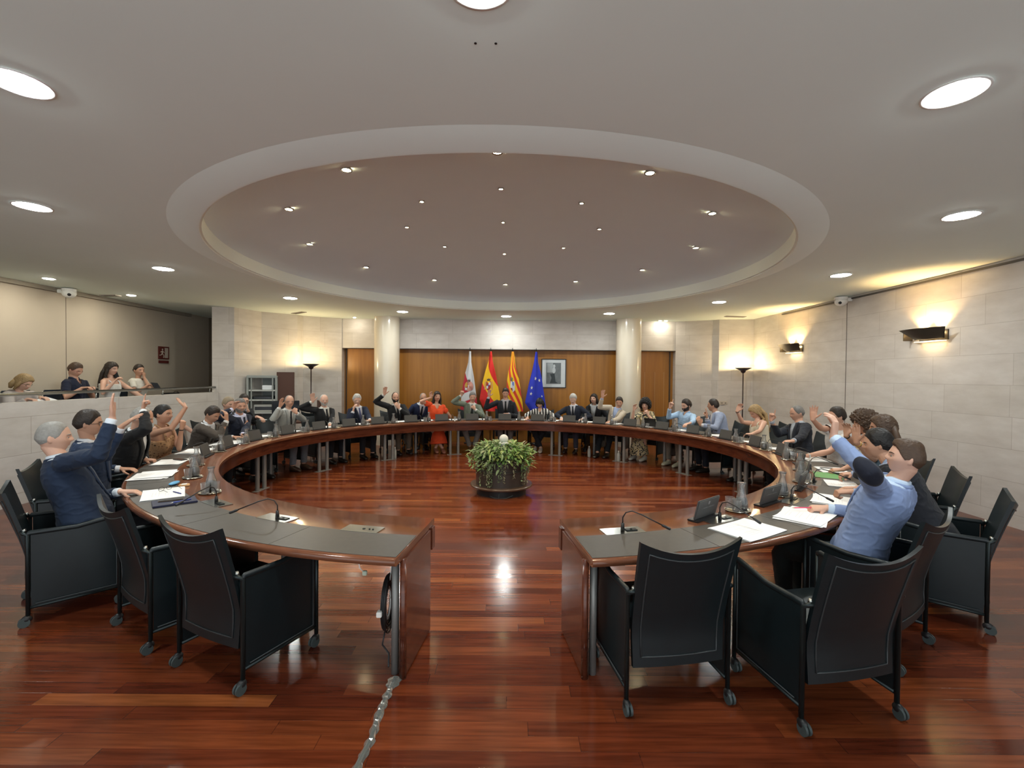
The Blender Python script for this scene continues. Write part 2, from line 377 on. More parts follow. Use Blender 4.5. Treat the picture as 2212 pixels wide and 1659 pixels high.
wall('wall_gallery_end',-8.0,12.15,-6.2,12.15,0,ZC,mat('dark_lobby_paint',(0.10,0.075,0.05),0.8),0.2,1)
wall('wall_gallery_end',-6.2,12.5,-4.8,12.5,0,ZC,MATS['dark_lobby_paint'],0.2,1)  # unseen extension of the end wall, added to shut out leaking light
wall('wall_gallery_end',-6.2,12.15,-6.2,12.6,0,ZC,MATS['dark_lobby_paint'],0.1,1)  # hidden return joining the two runs, added to seal the same leak
bm=NB(); box(bm,-7.55,-6.75,12.10,12.15,0.58,2.62,0.004); d1=struct('door_1',bm,wood_material('lobby_door_wood',(0.13,0.06,0.02),(0.24,0.12,0.04),0.4))
bm=NB(); ell(bm,(-7.45,12.06,1.6),(0.03,0.03,0.03)); cyl(bm,(-7.45,12.06,1.6),0.012,0.05,axis='y'); obj('door_handle',bm,M_STEEL,d1,True)
# air vents in the ceiling
for (x,y,a,w_) in ((-5.05,10.95,-0.65,0.5),(5.3,10.9,0.15,0.5),(-7.6,8.75,-0.1,0.34)):
    M=Matrix.Translation((x,y,ZC-0.006))@Matrix.Rotation(a,4,'Z')
    bm=NB(); box(bm,-w_/2,w_/2,-0.06,0.06,-0.008,0.006,M=M)
    o=obj('ceiling_vent',bm,mat('vent_grey',(0.42,0.38,0.34),0.6)); bm=NB()
    for k in range(4): box(bm,-w_/2+0.02,w_/2-0.02,-0.045+k*0.025,-0.033+k*0.025,-0.012,-0.008,M=M)
    obj('slat',bm,mat('vent_dark',(0.16,0.14,0.12),0.6),o)
    tag(o,'narrow slotted air vent in the ceiling '+('above the left rack cabinet' if x<-4 and y>10 else 'above the right floor lamp' if x>0 else 'over the public gallery'),'air vent')
# small drilled pair of holes in the ceiling
for x in (-0.17,-0.08):
    bm=NB(); cyl(bm,(x,2.055,ZC-0.002),0.006,0.004,10); o=obj('screw_plug',bm,M_BLACK); tag(o,'tiny dark screw plug in the ceiling nearest the viewer, '+('left' if x<-0.1 else 'right')+' one of the pair','screw plug','screw plugs in the ceiling')
# ------------------------------------------------------------------ ceiling lights
def downlight(x,y,label,r=0.118,glow=None,group='round white ceiling downlights'):
    t=empty('downlight',(x,y,ZC)); tag(t,label,'ceiling light',group)
    bm=NB(); lathe(bm,[(r,-0.001),(r+0.022,-0.001),(r+0.020,-0.007),(r,-0.006),(r,-0.001)],32); obj('rim',bm,M_WHITE,t,True)
    bm=NB(); lathe(bm,[(0,-0.016),(r*0.5,-0.0148),(r*0.85,-0.010),(r,-0.004),(r,-0.003),(0,-0.003)],32); obj('diffuser',bm,glow or M_DOWN,t)  # lens bulges below the ceiling, shaped to throw added grazing light onto it
    return t
DL=[(180,'nearest the viewer, cut by the top of the frame'),(-150,'at the upper left corner, cut by the frame'),(150,'at the upper right, large oval'),(-120,'second from the front on the left'),(120,'second from the front on the right'),(-90,'third from the front on the left'),(90,'third from the front on the right'),(-60,'above the rack cabinet side'),(60,'above the right floor lamp side'),(-30,'just in front of the left column'),(30,'just in front of the right column'),(0,'at the far middle, above the flags')]
for a,l in DL:
    q=rad(a); downlight(DX+4.77*math.sin(q),DY+4.77*math.cos(q),'round white ceiling downlight '+l)
downlight(-7.26,7.25,'small warm downlight over the gallery, nearer one',0.07,M_DOWNG,'small gallery downlights')
downlight(-7.18,8.72,'small warm downlight over the gallery, farther one',0.07,M_DOWNG,'small gallery downlights')
for x,y,l in ((-4.0,11.75,'left'),(3.83,11.86,'right'),(3.98,11.86,'right')):
    downlight(x,y,'tiny downlight close to the back wall beside the %s column%s'%(l,', inner of two' if x==3.83 else ', outer of two' if x>3.9 else ''),0.032,M_DOWNG,'tiny downlights by the columns')
def domelight(x,y,z,r,label):
    t=empty('dome_spotlight',(x,y,z)); tag(t,label,'ceiling spotlight','small warm spotlights in the ceiling dome')
    bm=NB(); lathe(bm,[(r,0.01),(r+0.014,0.01),(r+0.012,-0.008),(r,-0.006),(r,0.01)],20); obj('rim',bm,M_STEEL,t,True)
    bm=NB(); lathe(bm,[(0,-0.006),(r,-0.003),(r,0.002),(0,0.002)],20); obj('bulb',bm,M_SPOT,t)
    ld=bpy.data.lights.new('dome_lamp','SPOT'); ld.energy=34 if r>0.03 else 16; ld.color=(1,0.83,0.58); ld.spot_size=rad(100); ld.spot_blend=0.8; ld.shadow_soft_size=0.03
    o=bpy.data.objects.new('dome_lamp',ld); o.location=(0,0,-0.02); link(o,t)
cl=['far middle','far, first right of middle','right, third from the back','rightmost back','rightmost front','front right','nearest the viewer','front left','leftmost front','leftmost back','left, third from the back','far, first left of middle']
for k in range(12):
    a=rad(30*k); domelight(DX+2.73*math.sin(a),DY+0.03+2.73*math.cos(a),domez(2.73)-0.006,0.038,'warm spotlight of the outer dome circle, '+cl[k])
cl8=['far middle','far right','right','near right','near middle','near left','left','far left']
for k in range(8):
    a=rad(45*k); domelight(DX+1.36*math.sin(a),DY+0.03+1.36*math.cos(a),domez(1.36)-0.006,0.022,'small spotlight of the inner dome circle, '+cl8[k])
domelight(DX,DY+0.03,domez(0)-0.006,0.018,'tiny spotlight at the very centre of the dome')
# ------------------------------------------------------------------ wall sconces
def sconce(y,label):
    t=empty('wall_sconce',(6.01,y,2.42)); tag(t,label,'wall lamp','bronze wall sconces')
    bronze=mat('sconce_bronze',(0.10,0.085,0.065),0.35,metal=0.7)
    bm=NB()  # curved shade: shell that sweeps out and up; runs along y, bowed towards the room
    n=14; pr=[]
    for i in range(n+1):
        u=i/n; yy=-0.42+0.84*u
        pr.append((yy,0.10+0.16*math.sin(PI*(0.15+0.7*u))+(0.06*u)))
    A=[];B=[];A2=[];B2=[]
    for i,(yy,d) in enumerate(pr):
        lo=0.55
        A.append(bm.verts.new((-d,yy,0.07))); B.append(bm.verts.new((-d*0.45-0.02,yy*0.62-0.06,-0.10)))
        A2.append(bm.verts.new((-d+0.012,yy,0.07))); B2.append(bm.verts.new((-d*0.45-0.008,yy*0.62-0.06,-0.10)))
    for i in range(n):
        bm.faces.new((A[i],A[i+1],B[i+1],B[i])); bm.faces.new((A2[i],B2[i],B2[i+1],A2[i+1])); bm.faces.new((A[i],A2[i],A2[i+1],A[i+1])); bm.faces.new((B[i],B[i+1],B2[i+1],B2[i]))
    obj('shade',bm,bronze,t,'auto')
    bm=NB(); box(bm,-0.16,-0.004,0.405,0.42,-0.10,0.07,0.003); obj('end_plate',bm,bronze,t)
    t.scale=(0.9,0.8,0.9)
    bm=NB(); box(bm,-0.02,-0.001,-0.30,0.25,-0.12,0.04); obj('wall_plate',bm,bronze,t)
    bm=NB(); box(bm,-0.13,-0.02,-0.28,0.22,-0.135,-0.128); obj('lower_glass',bm,mat('sconce_glass',(1,1,1),0.5,emit=(1,0.74,0.38),es=2.2),t)
    for yy in (-0.17,0.17):
        bm=NB(); ell(bm,(-0.055,yy,0.0),(0.018,0.04,0.018)); obj('bulb',bm,M_WARM,t,True)
        ld=bpy.data.lights.new('sconce_lamp','SPOT'); ld.energy=16; ld.color=(1,0.60,0.24); ld.spot_size=rad(118); ld.spot_blend=0.55; ld.shadow_soft_size=0.03
        lo_=bpy.data.objects.new('sconce_lamp',ld); lo_.location=(-0.07,yy,0.05); lo_.rotation_euler=(0,PI,0); link(lo_,t); lo_.rotation_euler=(0,rad(184),0)
    ld=bpy.data.lights.new('sconce_lamp','AREA'); ld.energy=0.35; ld.color=(1,0.7,0.35); ld.shape='RECTANGLE'; ld.size=0.06; ld.size_y=0.4
    lo_=bpy.data.objects.new('sconce_lamp',ld); lo_.location=(-0.07,-0.03,-0.15); link(lo_,t)
sconce(6.55,'larger bronze boat-shaped wall sconce, the nearer one')
sconce(9.70,'smaller-looking bronze boat-shaped wall sconce, the farther one beside the floor lamp')
# ------------------------------------------------------------------ torchiere lamps
def torchiere(x,y,label):
    t=empty('floor_lamp',(x,y,0)); tag(t,label,'floor lamp','black torchiere floor lamps')
    k=mat('lamp_black',(0.03,0.015,0.015),0.35)
    bm=NB(); lathe(bm,[(0,0),(0.15,0),(0.15,0.02),(0.02,0.03),(0,0.03)],28); obj('base',bm,k,t,'auto')
    bm=NB(); cyl(bm,(0,0,0.02),0.014,1.86,12); obj('pole',bm,k,t,True)
    bm=NB(); lathe(bm,[(0.014,1.87),(0.05,1.90),(0.06,1.935),(0.19,2.0),(0.185,2.006),(0.05,1.95),(0.02,1.90),(0.014,1.87)],32); obj('lamp_shade',bm,k,t,'auto')
    bm=NB(); ell(bm,(0,0,1.965),(0.035,0.035,0.02)); obj('bulb',bm,M_WARM,t,True)
    ld=bpy.data.lights.new('floor_lamp_light','POINT'); ld.energy=17; ld.color=(1,0.76,0.40); ld.shadow_soft_size=0.03
    o=bpy.data.objects.new('floor_lamp_light',ld); o.location=(0,0,2.03); link(o,t)
torchiere(-4.83,11.12,'black torchiere floor lamp lighting the wall left of the left column')
torchiere(5.60,11.08,'black torchiere floor lamp in the right back corner')
# ------------------------------------------------------------------ gallery rail, cameras, exit sign
t=empty('handrail',(-6.53,0,1.34)); tag(t,'round brushed steel handrail along the gallery parapet','handrail')
bm=NB(); tube(bm,[(0,YB+0.1,0.115),(0,10.3,0.115)],0.022,14); obj('rail',bm,M_STEEL,t,True)
for y in (-1.1,0.3,1.7,3.1,4.48,5.87,7.25,8.64,9.98):
    bm=NB(); cyl(bm,(0,y,0),0.010,0.10,10); cyl(bm,(0,y,0),0.03,0.006,14); obj('post',bm,M_STEEL,t,True)
for x,y,s,l in ((-7.72,8.06,1,'white dome security camera on the gallery wall'),(5.84,8.16,-1,'white dome security camera on the right wall')):
    t=empty('security_camera',(x,y,3.13)); tag(t,l,'security camera')
    bm=NB(); ell(bm,(0,0,0),(0.10,0.10,0.085)); obj('dome',bm,M_WHITE,t,True)
    bm=NB(); box(bm,min(0,-s*0.17),max(0,-s*0.17),-0.05,0.05,0.0,0.06,0.008); cyl(bm,(0,0,0.03),0.10,0.045,24); obj('bracket',bm,M_WHITE,t)
    bm=NB(); ell(bm,(s*0.055,-0.055,-0.03),(0.028,0.028,0.028)); obj('lens',bm,M_BLACK,t,True)
t=empty('exit_sign',(-7.95,10.55,2.2)); tag(t,'small dark red emergency exit sign with a running figure on the gallery wall','exit sign')
bm=NB(); box(bm,-0.012,0.006,-0.16,0.16,-0.13,0.16,0.003); obj('panel',bm,mat('sign_red',(0.12,0.025,0.02),0.5),t)
bm=NB()
box(bm,0.006,0.010,0.02,0.12,-0.10,0.13); obj('doorway',bm,mat('sign_pale',(0.45,0.38,0.32),0.6),t)
bm=NB(); ell(bm,(0.010,-0.05,0.09),(0.004,0.022,0.022)); tube(bm,[(0.010,-0.05,0.06),(0.010,-0.06,0.0)],0.014,8)
for a,b in (((-0.05,0.05),(0.01,0.02)),((-0.05,0.05),(-0.11,0.03)),((-0.06,0.0),(-0.01,-0.05)),((-0.01,-0.05),(-0.02,-0.10)),((-0.06,0.0),(-0.10,-0.04)),((-0.10,-0.04),(-0.14,-0.04))):
    tube(bm,[(0.010,a[0],a[1]),(0.010,b[0],b[1])],0.009,8)
obj('running_figure',bm,MATS['sign_pale'],t,True)
bm=NB(); box(bm,-0.012,0.004,-0.15,0.15,-0.22,-0.16,0.003); obj('lower_plate',bm,MATS['sign_red'],t)
# wall socket by the right lamp
t=empty('wall_socket',(5.33,11.505,1.13)); tag(t,'small pale double wall socket left of the right floor lamp','wall socket')
bm=NB(); box(bm,-0.09,0.09,-0.02,0.0,-0.04,0.04,0.004); obj('cover',bm,mat('socket_beige',(0.50,0.44,0.36),0.5),t)
bm=NB()
for x in (-0.045,0.045): cyl(bm,(x,-0.022,0),0.02,0.004,14,axis='y')
obj('outlet',bm,mat('socket_grey',(0.25,0.22,0.19),0.5),t)
# wall joints right wall under camera is trim_right_joint
# ------------------------------------------------------------------ rack cabinet and desk at the left back
t=empty('rack_cabinet',(-5.70,10.70,0),rad(-38)); t.rotation_euler=(0,0,rad(12)); tag(t,'grey open-fronted equipment rack cabinet with papers and devices on its shelves','cabinet')
gm=mat('rack_grey',(0.30,0.32,0.30),0.5)
bm=NB(); box(bm,-0.33,0.31,-0.25,0.25,1.66,1.72,0.01); box(bm,-0.33,0.31,0.22,0.25,0.05,1.66); box(bm,-0.33,0.31,-0.25,0.25,0.0,0.06)
box(bm,-0.33,-0.29,-0.25,0.25,0.05,1.66); box(bm,0.27,0.31,-0.25,0.25,0.05,1.66); obj('body',bm,gm,t)
for z in (0.45,0.85,1.14,1.36):
    bm=NB(); box(bm,-0.285,0.265,-0.24,0.22,z,z+0.035); obj('shelf',bm,mat('rack_shelf',(0.45,0.46,0.43),0.5),t)
bm=NB(); box(bm,-0.245,-0.22,-0.24,-0.22,0.06,1.66); box(bm,0.20,0.225,-0.24,-0.22,0.06,1.66); obj('rack_rail',bm,gm,t)
def onrack(nm,x,z,w_,h,d,m,l):
    M=Matrix.Translation((-5.70,10.70,0))@Matrix.Rotation(rad(12),4,'Z'); p=M@Vector((x,-0.02,z)); o=empty(nm,p,rad(12)); tag(o,l,'electronic device' if nm!='paper_stack' else 'papers')
    bm=NB(); box(bm,-w_/2,w_/2,-d/2,d/2,0,h,0.006); obj('case' if nm!='paper_stack' else 'sheets',bm,m,o)
    if nm!='paper_stack':
        bm=NB(); box(bm,-w_/2+0.02,w_/2-0.02,-d/2-0.003,-d/2,h*0.25,h*0.7); obj('front_panel',bm,M_SCREEN,o)
onrack('amplifier',-0.02,0.485,0.44,0.13,0.32,M_BLACK,'black amplifier on the lowest shelf of the rack cabinet')
onrack('printer',0.0,0.885,0.40,0.17,0.30,mat('beige_plastic',(0.42,0.42,0.38),0.5),'pale printer on the middle shelf of the rack cabinet')
onrack('mixer',-0.03,1.175,0.42,0.07,0.30,M_BLACK,'flat black mixer on the upper shelf of the rack cabinet')
onrack('paper_stack',0.08,1.395,0.22,0.10,0.28,M_PAPER,'loose pile of papers on the top shelf of the rack cabinet')
o=empty('screen_partition',(-5.20,10.62,0),rad(8)); tag(o,'tall dark brown wooden screen standing right of the rack cabinet','partition')
bw=mat('brown_laminate',(0.085,0.035,0.022),0.5)
bm=NB(); box(bm,-0.19,0.19,-0.02,0.02,0.04,1.80,0.004); obj('panel',bm,bw,o)
bm=NB(); box(bm,-0.19,0.19,-0.12,0.12,0,0.04,0.004); obj('foot',bm,bw,o)
t=empty('control_desk',(-4.92,9.95,0),rad(28)); tag(t,'dark brown control desk behind the light grey suited man','desk')
bm=NB(); box(bm,-0.75,0.75,-0.3,0.3,0.70,0.735,0.004); obj('desktop',bm,bw,t)
bm=NB(); box(bm,0.70,0.74,-0.3,0.3,0,1.17,0.004); obj('side_panel',bm,bw,t)
bm=NB(); box(bm,-0.74,-0.70,-0.28,0.28,0,0.70,0.004); obj('side_panel',bm,bw,t)
M=Matrix.Translation((-4.92,9.95,0))@Matrix.Rotation(rad(28),4,'Z')
o=empty('monitor',M@Vector((0.05,0.05,0.735)),rad(28)); tag(o,'black computer monitor seen from behind on the control desk','monitor')
bm=NB(); box(bm,-0.27,0.27,-0.02,0.02,0.10,0.44,0.008); obj('housing',bm,M_BLACK,o)
bm=NB(); box(bm,-0.255,0.255,-0.023,-0.020,0.115,0.425); obj('screen',bm,M_SCREEN,o)
bm=NB(); box(bm,-0.03,0.03,-0.01,0.01,0.01,0.2); box(bm,-0.12,0.12,-0.08,0.08,0,0.012); obj('stand',bm,M_BLACK,o)
o=obj('paper_stack',(lambda b:(box(b,-0.15,0.15,-0.1,0.1,0,0.05,0.004),b)[1])(NB()),M_PAPER,None,None,M@Vector((-0.45,-0.1,0.735)),rad(40)); tag(o,'white papers piled on the control desk','papers')
# ------------------------------------------------------------------ framed photograph
t=empty('framed_photograph',(1.135,12.21,1.84)); tag(t,'black and white photograph with wide white mount in a thin black frame on the panelling','picture')
bm=NB()
for a in ((-0.33,0.33,0.365,0.385),(-0.33,0.33,-0.385,-0.365)): box(bm,a[0],a[1],-0.02,0.008,a[2],a[3])
for a in ((-0.33,-0.31),(0.31,0.33)): box(bm,a[0],a[1],-0.02,0.008,-0.365,0.365)
obj('frame',bm,M_BLACK,t)
bm=NB(); box(bm,-0.31,0.31,-0.006,0.006,-0.365,0.365); obj('mount',bm,mat('mount_board',(0.62,0.66,0.68),0.6),t)
bm=NB(); box(bm,-0.20,0.19,-0.010,-0.006,-0.28,0.28); ph=obj('photograph',bm,mat('photo_grey',(0.15,0.17,0.18),0.5,var=(5,0.6)),t)
g1=mat('photo_pale',(0.36,0.40,0.42),0.5); g2=mat('photo_dark',(0.035,0.045,0.05),0.5)
bm=NB(); box(bm,-0.18,-0.02,-0.012,-0.010,0.02,0.27); obj('pale_area',bm,g1,ph)
bm=NB(); ell(bm,(0.01,-0.0125,0.19),(0.035,0.003,0.045)); ell(bm,(0.0,-0.012,0.08),(0.05,0.003,0.08)); obj('pale_figure',bm,mat('photo_light',(0.5,0.54,0.56),0.5),ph,True)
bm=NB(); prism(bm,[(-0.10,-0.0125,-0.02),(0.02,-0.0125,0.0),(0.05,-0.0125,-0.22),(0.12,-0.0125,-0.26),(-0.10,-0.0125,-0.26),(-0.06,-0.0125,-0.12)],(0,0.003,0)); obj('dark_figure',bm,g2,ph)
# ------------------------------------------------------------------ the horseshoe table
AE=173.2; AR=172.2
table=empty('council_table',(TX,TY,0)); tag(table,'large dark mahogany horseshoe council table filling the room','table')
def tpart(name,bm,m,smooth=None,parent=None):
    for v in bm.verts: v.co-=Vector((TX,TY,0))
    return obj(name,bm,m,parent or table,smooth)
bounds=[-AE,-156,-133,-110,-87,-64,-41,-18,18,41,64,87,110,133,156,AR]
nose=[(4.262,0.738),(4.270,0.730),(4.272,0.715),(4.266,0.702),(4.250,0.695)]
for a,b in zip(bounds,bounds[1:]):
    bm=NB(); sweep(bm,[(3.512,0.70),(3.508,0.72),(3.512,0.736),(3.52,0.74)]+[(4.25,0.74)]+nose+[(4.20,0.695)],a+0.012,b-0.012,max(6,int((b-a)/1.2))); tpart('tabletop',bm,M_TABLETOP,'auto')
    bm=NB(); sweep(bm,[(3.535,0.545),(3.535,0.699),(3.56,0.699),(3.56,0.545)],a+0.02+(0.25 if a==-AE else 0),b-0.02-(0.25 if b==AR else 0),max(6,int((b-a)/1.2))); tpart('apron',bm,M_TABLE,'auto')
    bm=NB(); sweep(bm,[(4.0,0.64),(4.0,0.695),(4.02,0.695),(4.02,0.64)],a+1.0,b-1.0,max(6,int((b-a)/1.5))); tpart('rear_rail',bm,M_TABLE,'auto')
PADS=[]
na=31; step=(AE+AR-0.16)/na
for k in range(na):
    a=-AE+0.08+k*step
    bm=NB(); sweep(bm,[(3.885,0.7395),(3.885,0.7425),(4.235,0.7425),(4.235,0.7395)],a+0.03,a+step-0.03,10); tpart('desk_pad',bm,M_PAD)
for s in (-1,1):
    a=(AR+0.2) if s>0 else -(AE+0.2); d=Vector((math.sin(rad(a)),math.cos(rad(a)),0)); tdir=Vector((d.y,-d.x,0))*(-s)
    p0=d*3.64; p1=d*4.20
    bm=NB()
    def slab(bm,q0,q1,th,z0,z1):
        n_=tdir*th
        prism(bm,[q0+Vector((0,0,z0)),q1+Vector((0,0,z0)),q1+Vector((0,0,z1)),q0+Vector((0,0,z1))],n_)
    slab(bm,p0,d*4.12,0.03,0.012,0.695); obj('end_panel',bm,M_TABLE,table)
    bm=NB(); slab(bm,d*3.535,d*3.60,0.032,0.545,0.695); obj('apron_end',bm,M_TABLE,table)
    bm=NB(); tube(bm,[d*4.135+tdir*0.015+Vector((0,0,0.0)),d*4.135+tdir*0.015+Vector((0,0,0.697))],0.020,14); obj('corner_post',bm,M_TABLE,table,True)
    bm=NB(); tube(bm,[d*4.10+tdir*0.075+Vector((0,0,0.0)),d*4.10+tdir*0.075+Vector((0,0,0.695))],0.022,14); obj('leg',bm,M_LEG,table,True)
bm=NB(); cyl(bm,(0,0,0.008),0.030,0.688,18); legm=bpy.data.meshes.new('leg'); bmesh.ops.recalc_face_normals(bm,faces=bm.faces[:]); bm.to_mesh(legm); bm.free(); legm.materials.append(M_LEG)
legm.polygons.foreach_set('use_smooth',[True]*len(legm.polygons)); legm.set_sharp_from_angle(angle=rad(40))
bm=NB(); box(bm,-0.16,0.16,-0.045,0.045,0,0.008,0.002); footm=bpy.data.meshes.new('foot_plate'); bm.to_mesh(footm); bm.free(); footm.materials.append(M_LEG)
for b in bounds[1:-1]:
    for r in (3.65,):
        for da in (-1.38,1.38):
            p=pol(r,b+da*3.65/r)-Vector((TX,TY,0)); o=bpy.data.objects.new('leg',legm); o.location=p; link(o,table)
        p=pol(r,b)-Vector((TX,TY,0)); o=bpy.data.objects.new('foot_plate',footm); o.location=p; o.rotation_euler=(0,0,PI-rad(b)); link(o,table)
for a,b in zip(bounds,bounds[1:]):
    if abs(a)>170 or abs(b)>170: continue
    p=pol(4.06,(a+b)/2)-Vector((TX,TY,0)); o=bpy.data.objects.new('leg',legm); o.location=p; link(o,table)
# ------------------------------------------------------------------ who sits where (used in the labels of what stands before them)
WHO={-144:'the empty left foreground seats',-133:'the older navy suited man, far left',-122:'the man with glasses, left',-111:'the half hidden man in black, left',-100:'the woman in leopard print',-89:'the man in the grey brown jacket',
-77:'the grey bearded man in navy',-66:'the bald man in light grey',-55:'the white bearded man in black',-44:'the white haired man touching his cheek',-33:'the bald black bearded man',-22:'the woman in orange',-11:'the man in sage green',
0:'the man before the Spanish flag',11:'the woman in striped blouse',22:'the white haired man right of the picture',33:'the man in beige',44:'the curly haired woman in patterned dress',55:'the bearded man in light blue shirt',
66:'the man in pale blue turned sideways',77:'the blonde woman in cream',88:'the balding man in dark blazer',100:'the bare armed phone holder',111:'the curly haired woman in white',122:'the woman with big brown hair',133:'the black haired man, right',144:'the young man in light blue jacket',156:'the empty chair, right foreground'}
PLATE={-107.4:-111,-96.9:-100,-86.2:-89,-74.5:-77,-63.7:-66,-53.6:-55,-43.8:-44,-32.6:-33,-22:-22,-11.5:-11,-0.2:0,11.1:11,22.2:22,32.6:33,43.3:44,54.4:55,65.2:66,77:77,88.3:88,99.9:100,111.5:111,121.8:122,132.1:133,144.1:144,156.1:156}
# ------------------------------------------------------------------ nameplates
npl=empty('nameplate',(0,0,0)); 
bm=NB(); box(bm,-0.145,0.145,-0.008,0.008,0.0,0.145,0.006,M=Matrix.Translation((0,0,0.012))@Matrix.Rotation(rad(14),4,'X')); obj('plate',bm,M_PLATE,npl)
bm=NB(); box(bm,-0.155,0.155,-0.035,0.045,0,0.012,0.003); obj('foot',bm,M_BLACK,npl)
Mt=Matrix.Translation((0,0,0.012))@Matrix.Rotation(rad(14),4,'X')
bm=NB(); prism(bm,[Mt@Vector(p) for p in ((-0.009,-0.0086,0.125),(0.009,-0.0086,0.125),(0.009,-0.0086,0.108),(0,-0.0086,0.098),(-0.009,-0.0086,0.108))],(0,0.0008,0)); obj('crest',bm,mat('crest_grey',(0.25,0.25,0.25),0.4),npl)
bm=NB()
for i in range(17):
    if i in (1,8): continue
    h_=0.006+0.004*((i*7)%3)/2
    box(bm,-0.085+i*0.010,-0.079+i*0.010,-0.0088,-0.008,0.075,0.075+h_,M=Mt)
obj('lettering',bm,mat('lettering_grey',(0.16,0.16,0.16),0.5),npl)
first=True
for a in sorted(PLATE):
    o=npl if first else copy_tree(npl); first=False
    o.location=pol(3.765,a,0.741); o.rotation_euler=(0,0,PI-rad(a)+(0.25 if a>150 else 0))
    tag(o,'dark grey nameplate in front of '+WHO[PLATE[a]],'nameplate','dark grey nameplates along the table')
# ------------------------------------------------------------------ microphones in their steel plates
def mic_master():
    t=empty('microphone'); 
    bm=NB(); box(bm,-0.14,0.14,-0.062,0.062,0.0,0.004,0.001); obj('base_plate',bm,M_STEEL,t)
    bm=NB(); box(bm,0.02,0.10,-0.02,0.02,0.004,0.010,0.002); cyl(bm,(0.06,0,0.01),0.008,0.004,12); obj('button_panel',bm,M_STEELDARK,t)
    bm=NB(); cyl(bm,(0.0,0.0,0.004),0.014,0.05,14,0.010); obj('socket',bm,M_BLACK,t,True)
    pts=[(0,0,0.05),(0,0,0.09),(0,-0.02,0.125),(0,-0.06,0.14),(0,-0.12,0.125),(0,-0.25,0.075)]
    bm=NB(); tube(bm,pts,0.0042,8); st=obj('gooseneck',bm,M_BLACK,t,True)
    bm=NB(); tube(bm,[(0,-0.245,0.077),(0,-0.255,0.073),(0,-0.295,0.058),(0,-0.30,0.056)],[0.006,0.009,0.009,0.006],10); obj('capsule',bm,M_BLACK,t,True)
    return t
mic=mic_master()
MICS=[(-156.8,'free standing at the near left end, arching left',-0.9),(-145.5,'beside the tray nearest the left edge',0.2),(167.0,'at the near right end, bent to the right',0.9),(155.0,'beside the nameplate nearest the viewer on the right',0.1),(140.2,'in front of the young man in the light blue jacket',0.0),(126.5,'in front of the dark haired man on the right',0.3)]
for i,a in enumerate(sorted(PLATE)):
    if a>120: continue
    MICS.append((a+3.6,'next to the nameplate of '+WHO[PLATE[a]],0.4*R.uniform(-1,1)))
for i,(a,l,dr) in enumerate(MICS):
    o=mic if i==0 else copy_tree(mic)
    o.location=pol(3.835,a,0.7405); o.rotation_euler=(0,0,PI-rad(a)+dr*(0.0 if i else 0)); tag(o,'black gooseneck microphone '+l,'microphone','gooseneck microphones in steel table plates')
    for ch in o.children:
        if ch.name.startswith(('gooseneck','capsule')): ch.rotation_euler=(0,0,dr)
o=empty('table_socket_plate',pol(3.835,-167.3,0.7405),PI-rad(-167.3)); tag(o,'steel socket plate without a microphone at the left table end','socket plate')
bm=NB(); box(bm,-0.13,0.13,-0.062,0.062,0,0.004,0.001); obj('plate',bm,M_STEEL,o)
bm=NB(); cyl(bm,(0.01,0,0.004),0.010,0.003,14); cyl(bm,(0.05,0.0,0.004),0.006,0.004,10); cyl(bm,(0.075,0.0,0.004),0.006,0.004,10); obj('button',bm,M_STEELDARK,o)
# ------------------------------------------------------------------ trays, carafes, tumblers
def lathe_mesh(prof,n=20):
    b=NB(); lathe(b,prof,n); return b
tray=empty('tray'); bm=lathe_mesh([(0,0.0),(0.078,0.0),(0.088,0.007),(0.086,0.009),(0.076,0.004),(0,0.004)],28)
for v in bm.verts: v.co.x*=1.15
obj('dish',bm,M_SILVER,tray,'auto')
bm=NB(); 
for s in (-1,1): tube(bm,[(s*0.096,-0.02,0.006),(s*0.108,-0.01,0.012),(s*0.108,0.01,0.012),(s*0.096,0.02,0.006)],0.002,6)
obj('handle',bm,M_SILVER,tray,True)
car=empty('carafe')
bm=lathe_mesh([(0,0.003),(0.042,0.003),(0.047,0.02),(0.046,0.05),(0.036,0.10),(0.022,0.145),(0.019,0.165),(0.024,0.19),(0.031,0.205),(0.029,0.205),(0.022,0.19),(0.0175,0.165),(0.0205,0.145),(0.034,0.10),(0.044,0.05),(0.044,0.02),(0.038,0.008),(0,0.008)]); obj('vessel',bm,M_GLASS,car,True)
bm=lathe_mesh([(0,0.009),(0.0375,0.009),(0.0432,0.02),(0.0432,0.05),(0.037,0.085),(0,0.085)]); obj('water',bm,M_WATER,car,True)
tum=empty('tumbler')
bm=lathe_mesh([(0,0.002),(0.030,0.002),(0.035,0.09),(0.033,0.09),(0.028,0.010),(0,0.010)]); obj('glass',bm,M_GLASS,tum,'auto')
CL=[]
pl=sorted(PLATE)
for a,b in zip(pl,pl[1:]): CL.append(((a+b)/2,WHO[PLATE[a]],WHO[PLATE[b]]))
CL=[(-139.5,WHO[-144],WHO[-133]),(-127.7,WHO[-133],WHO[-122]),(-117,WHO[-122],WHO[-111])]+[c for c in CL]+[]
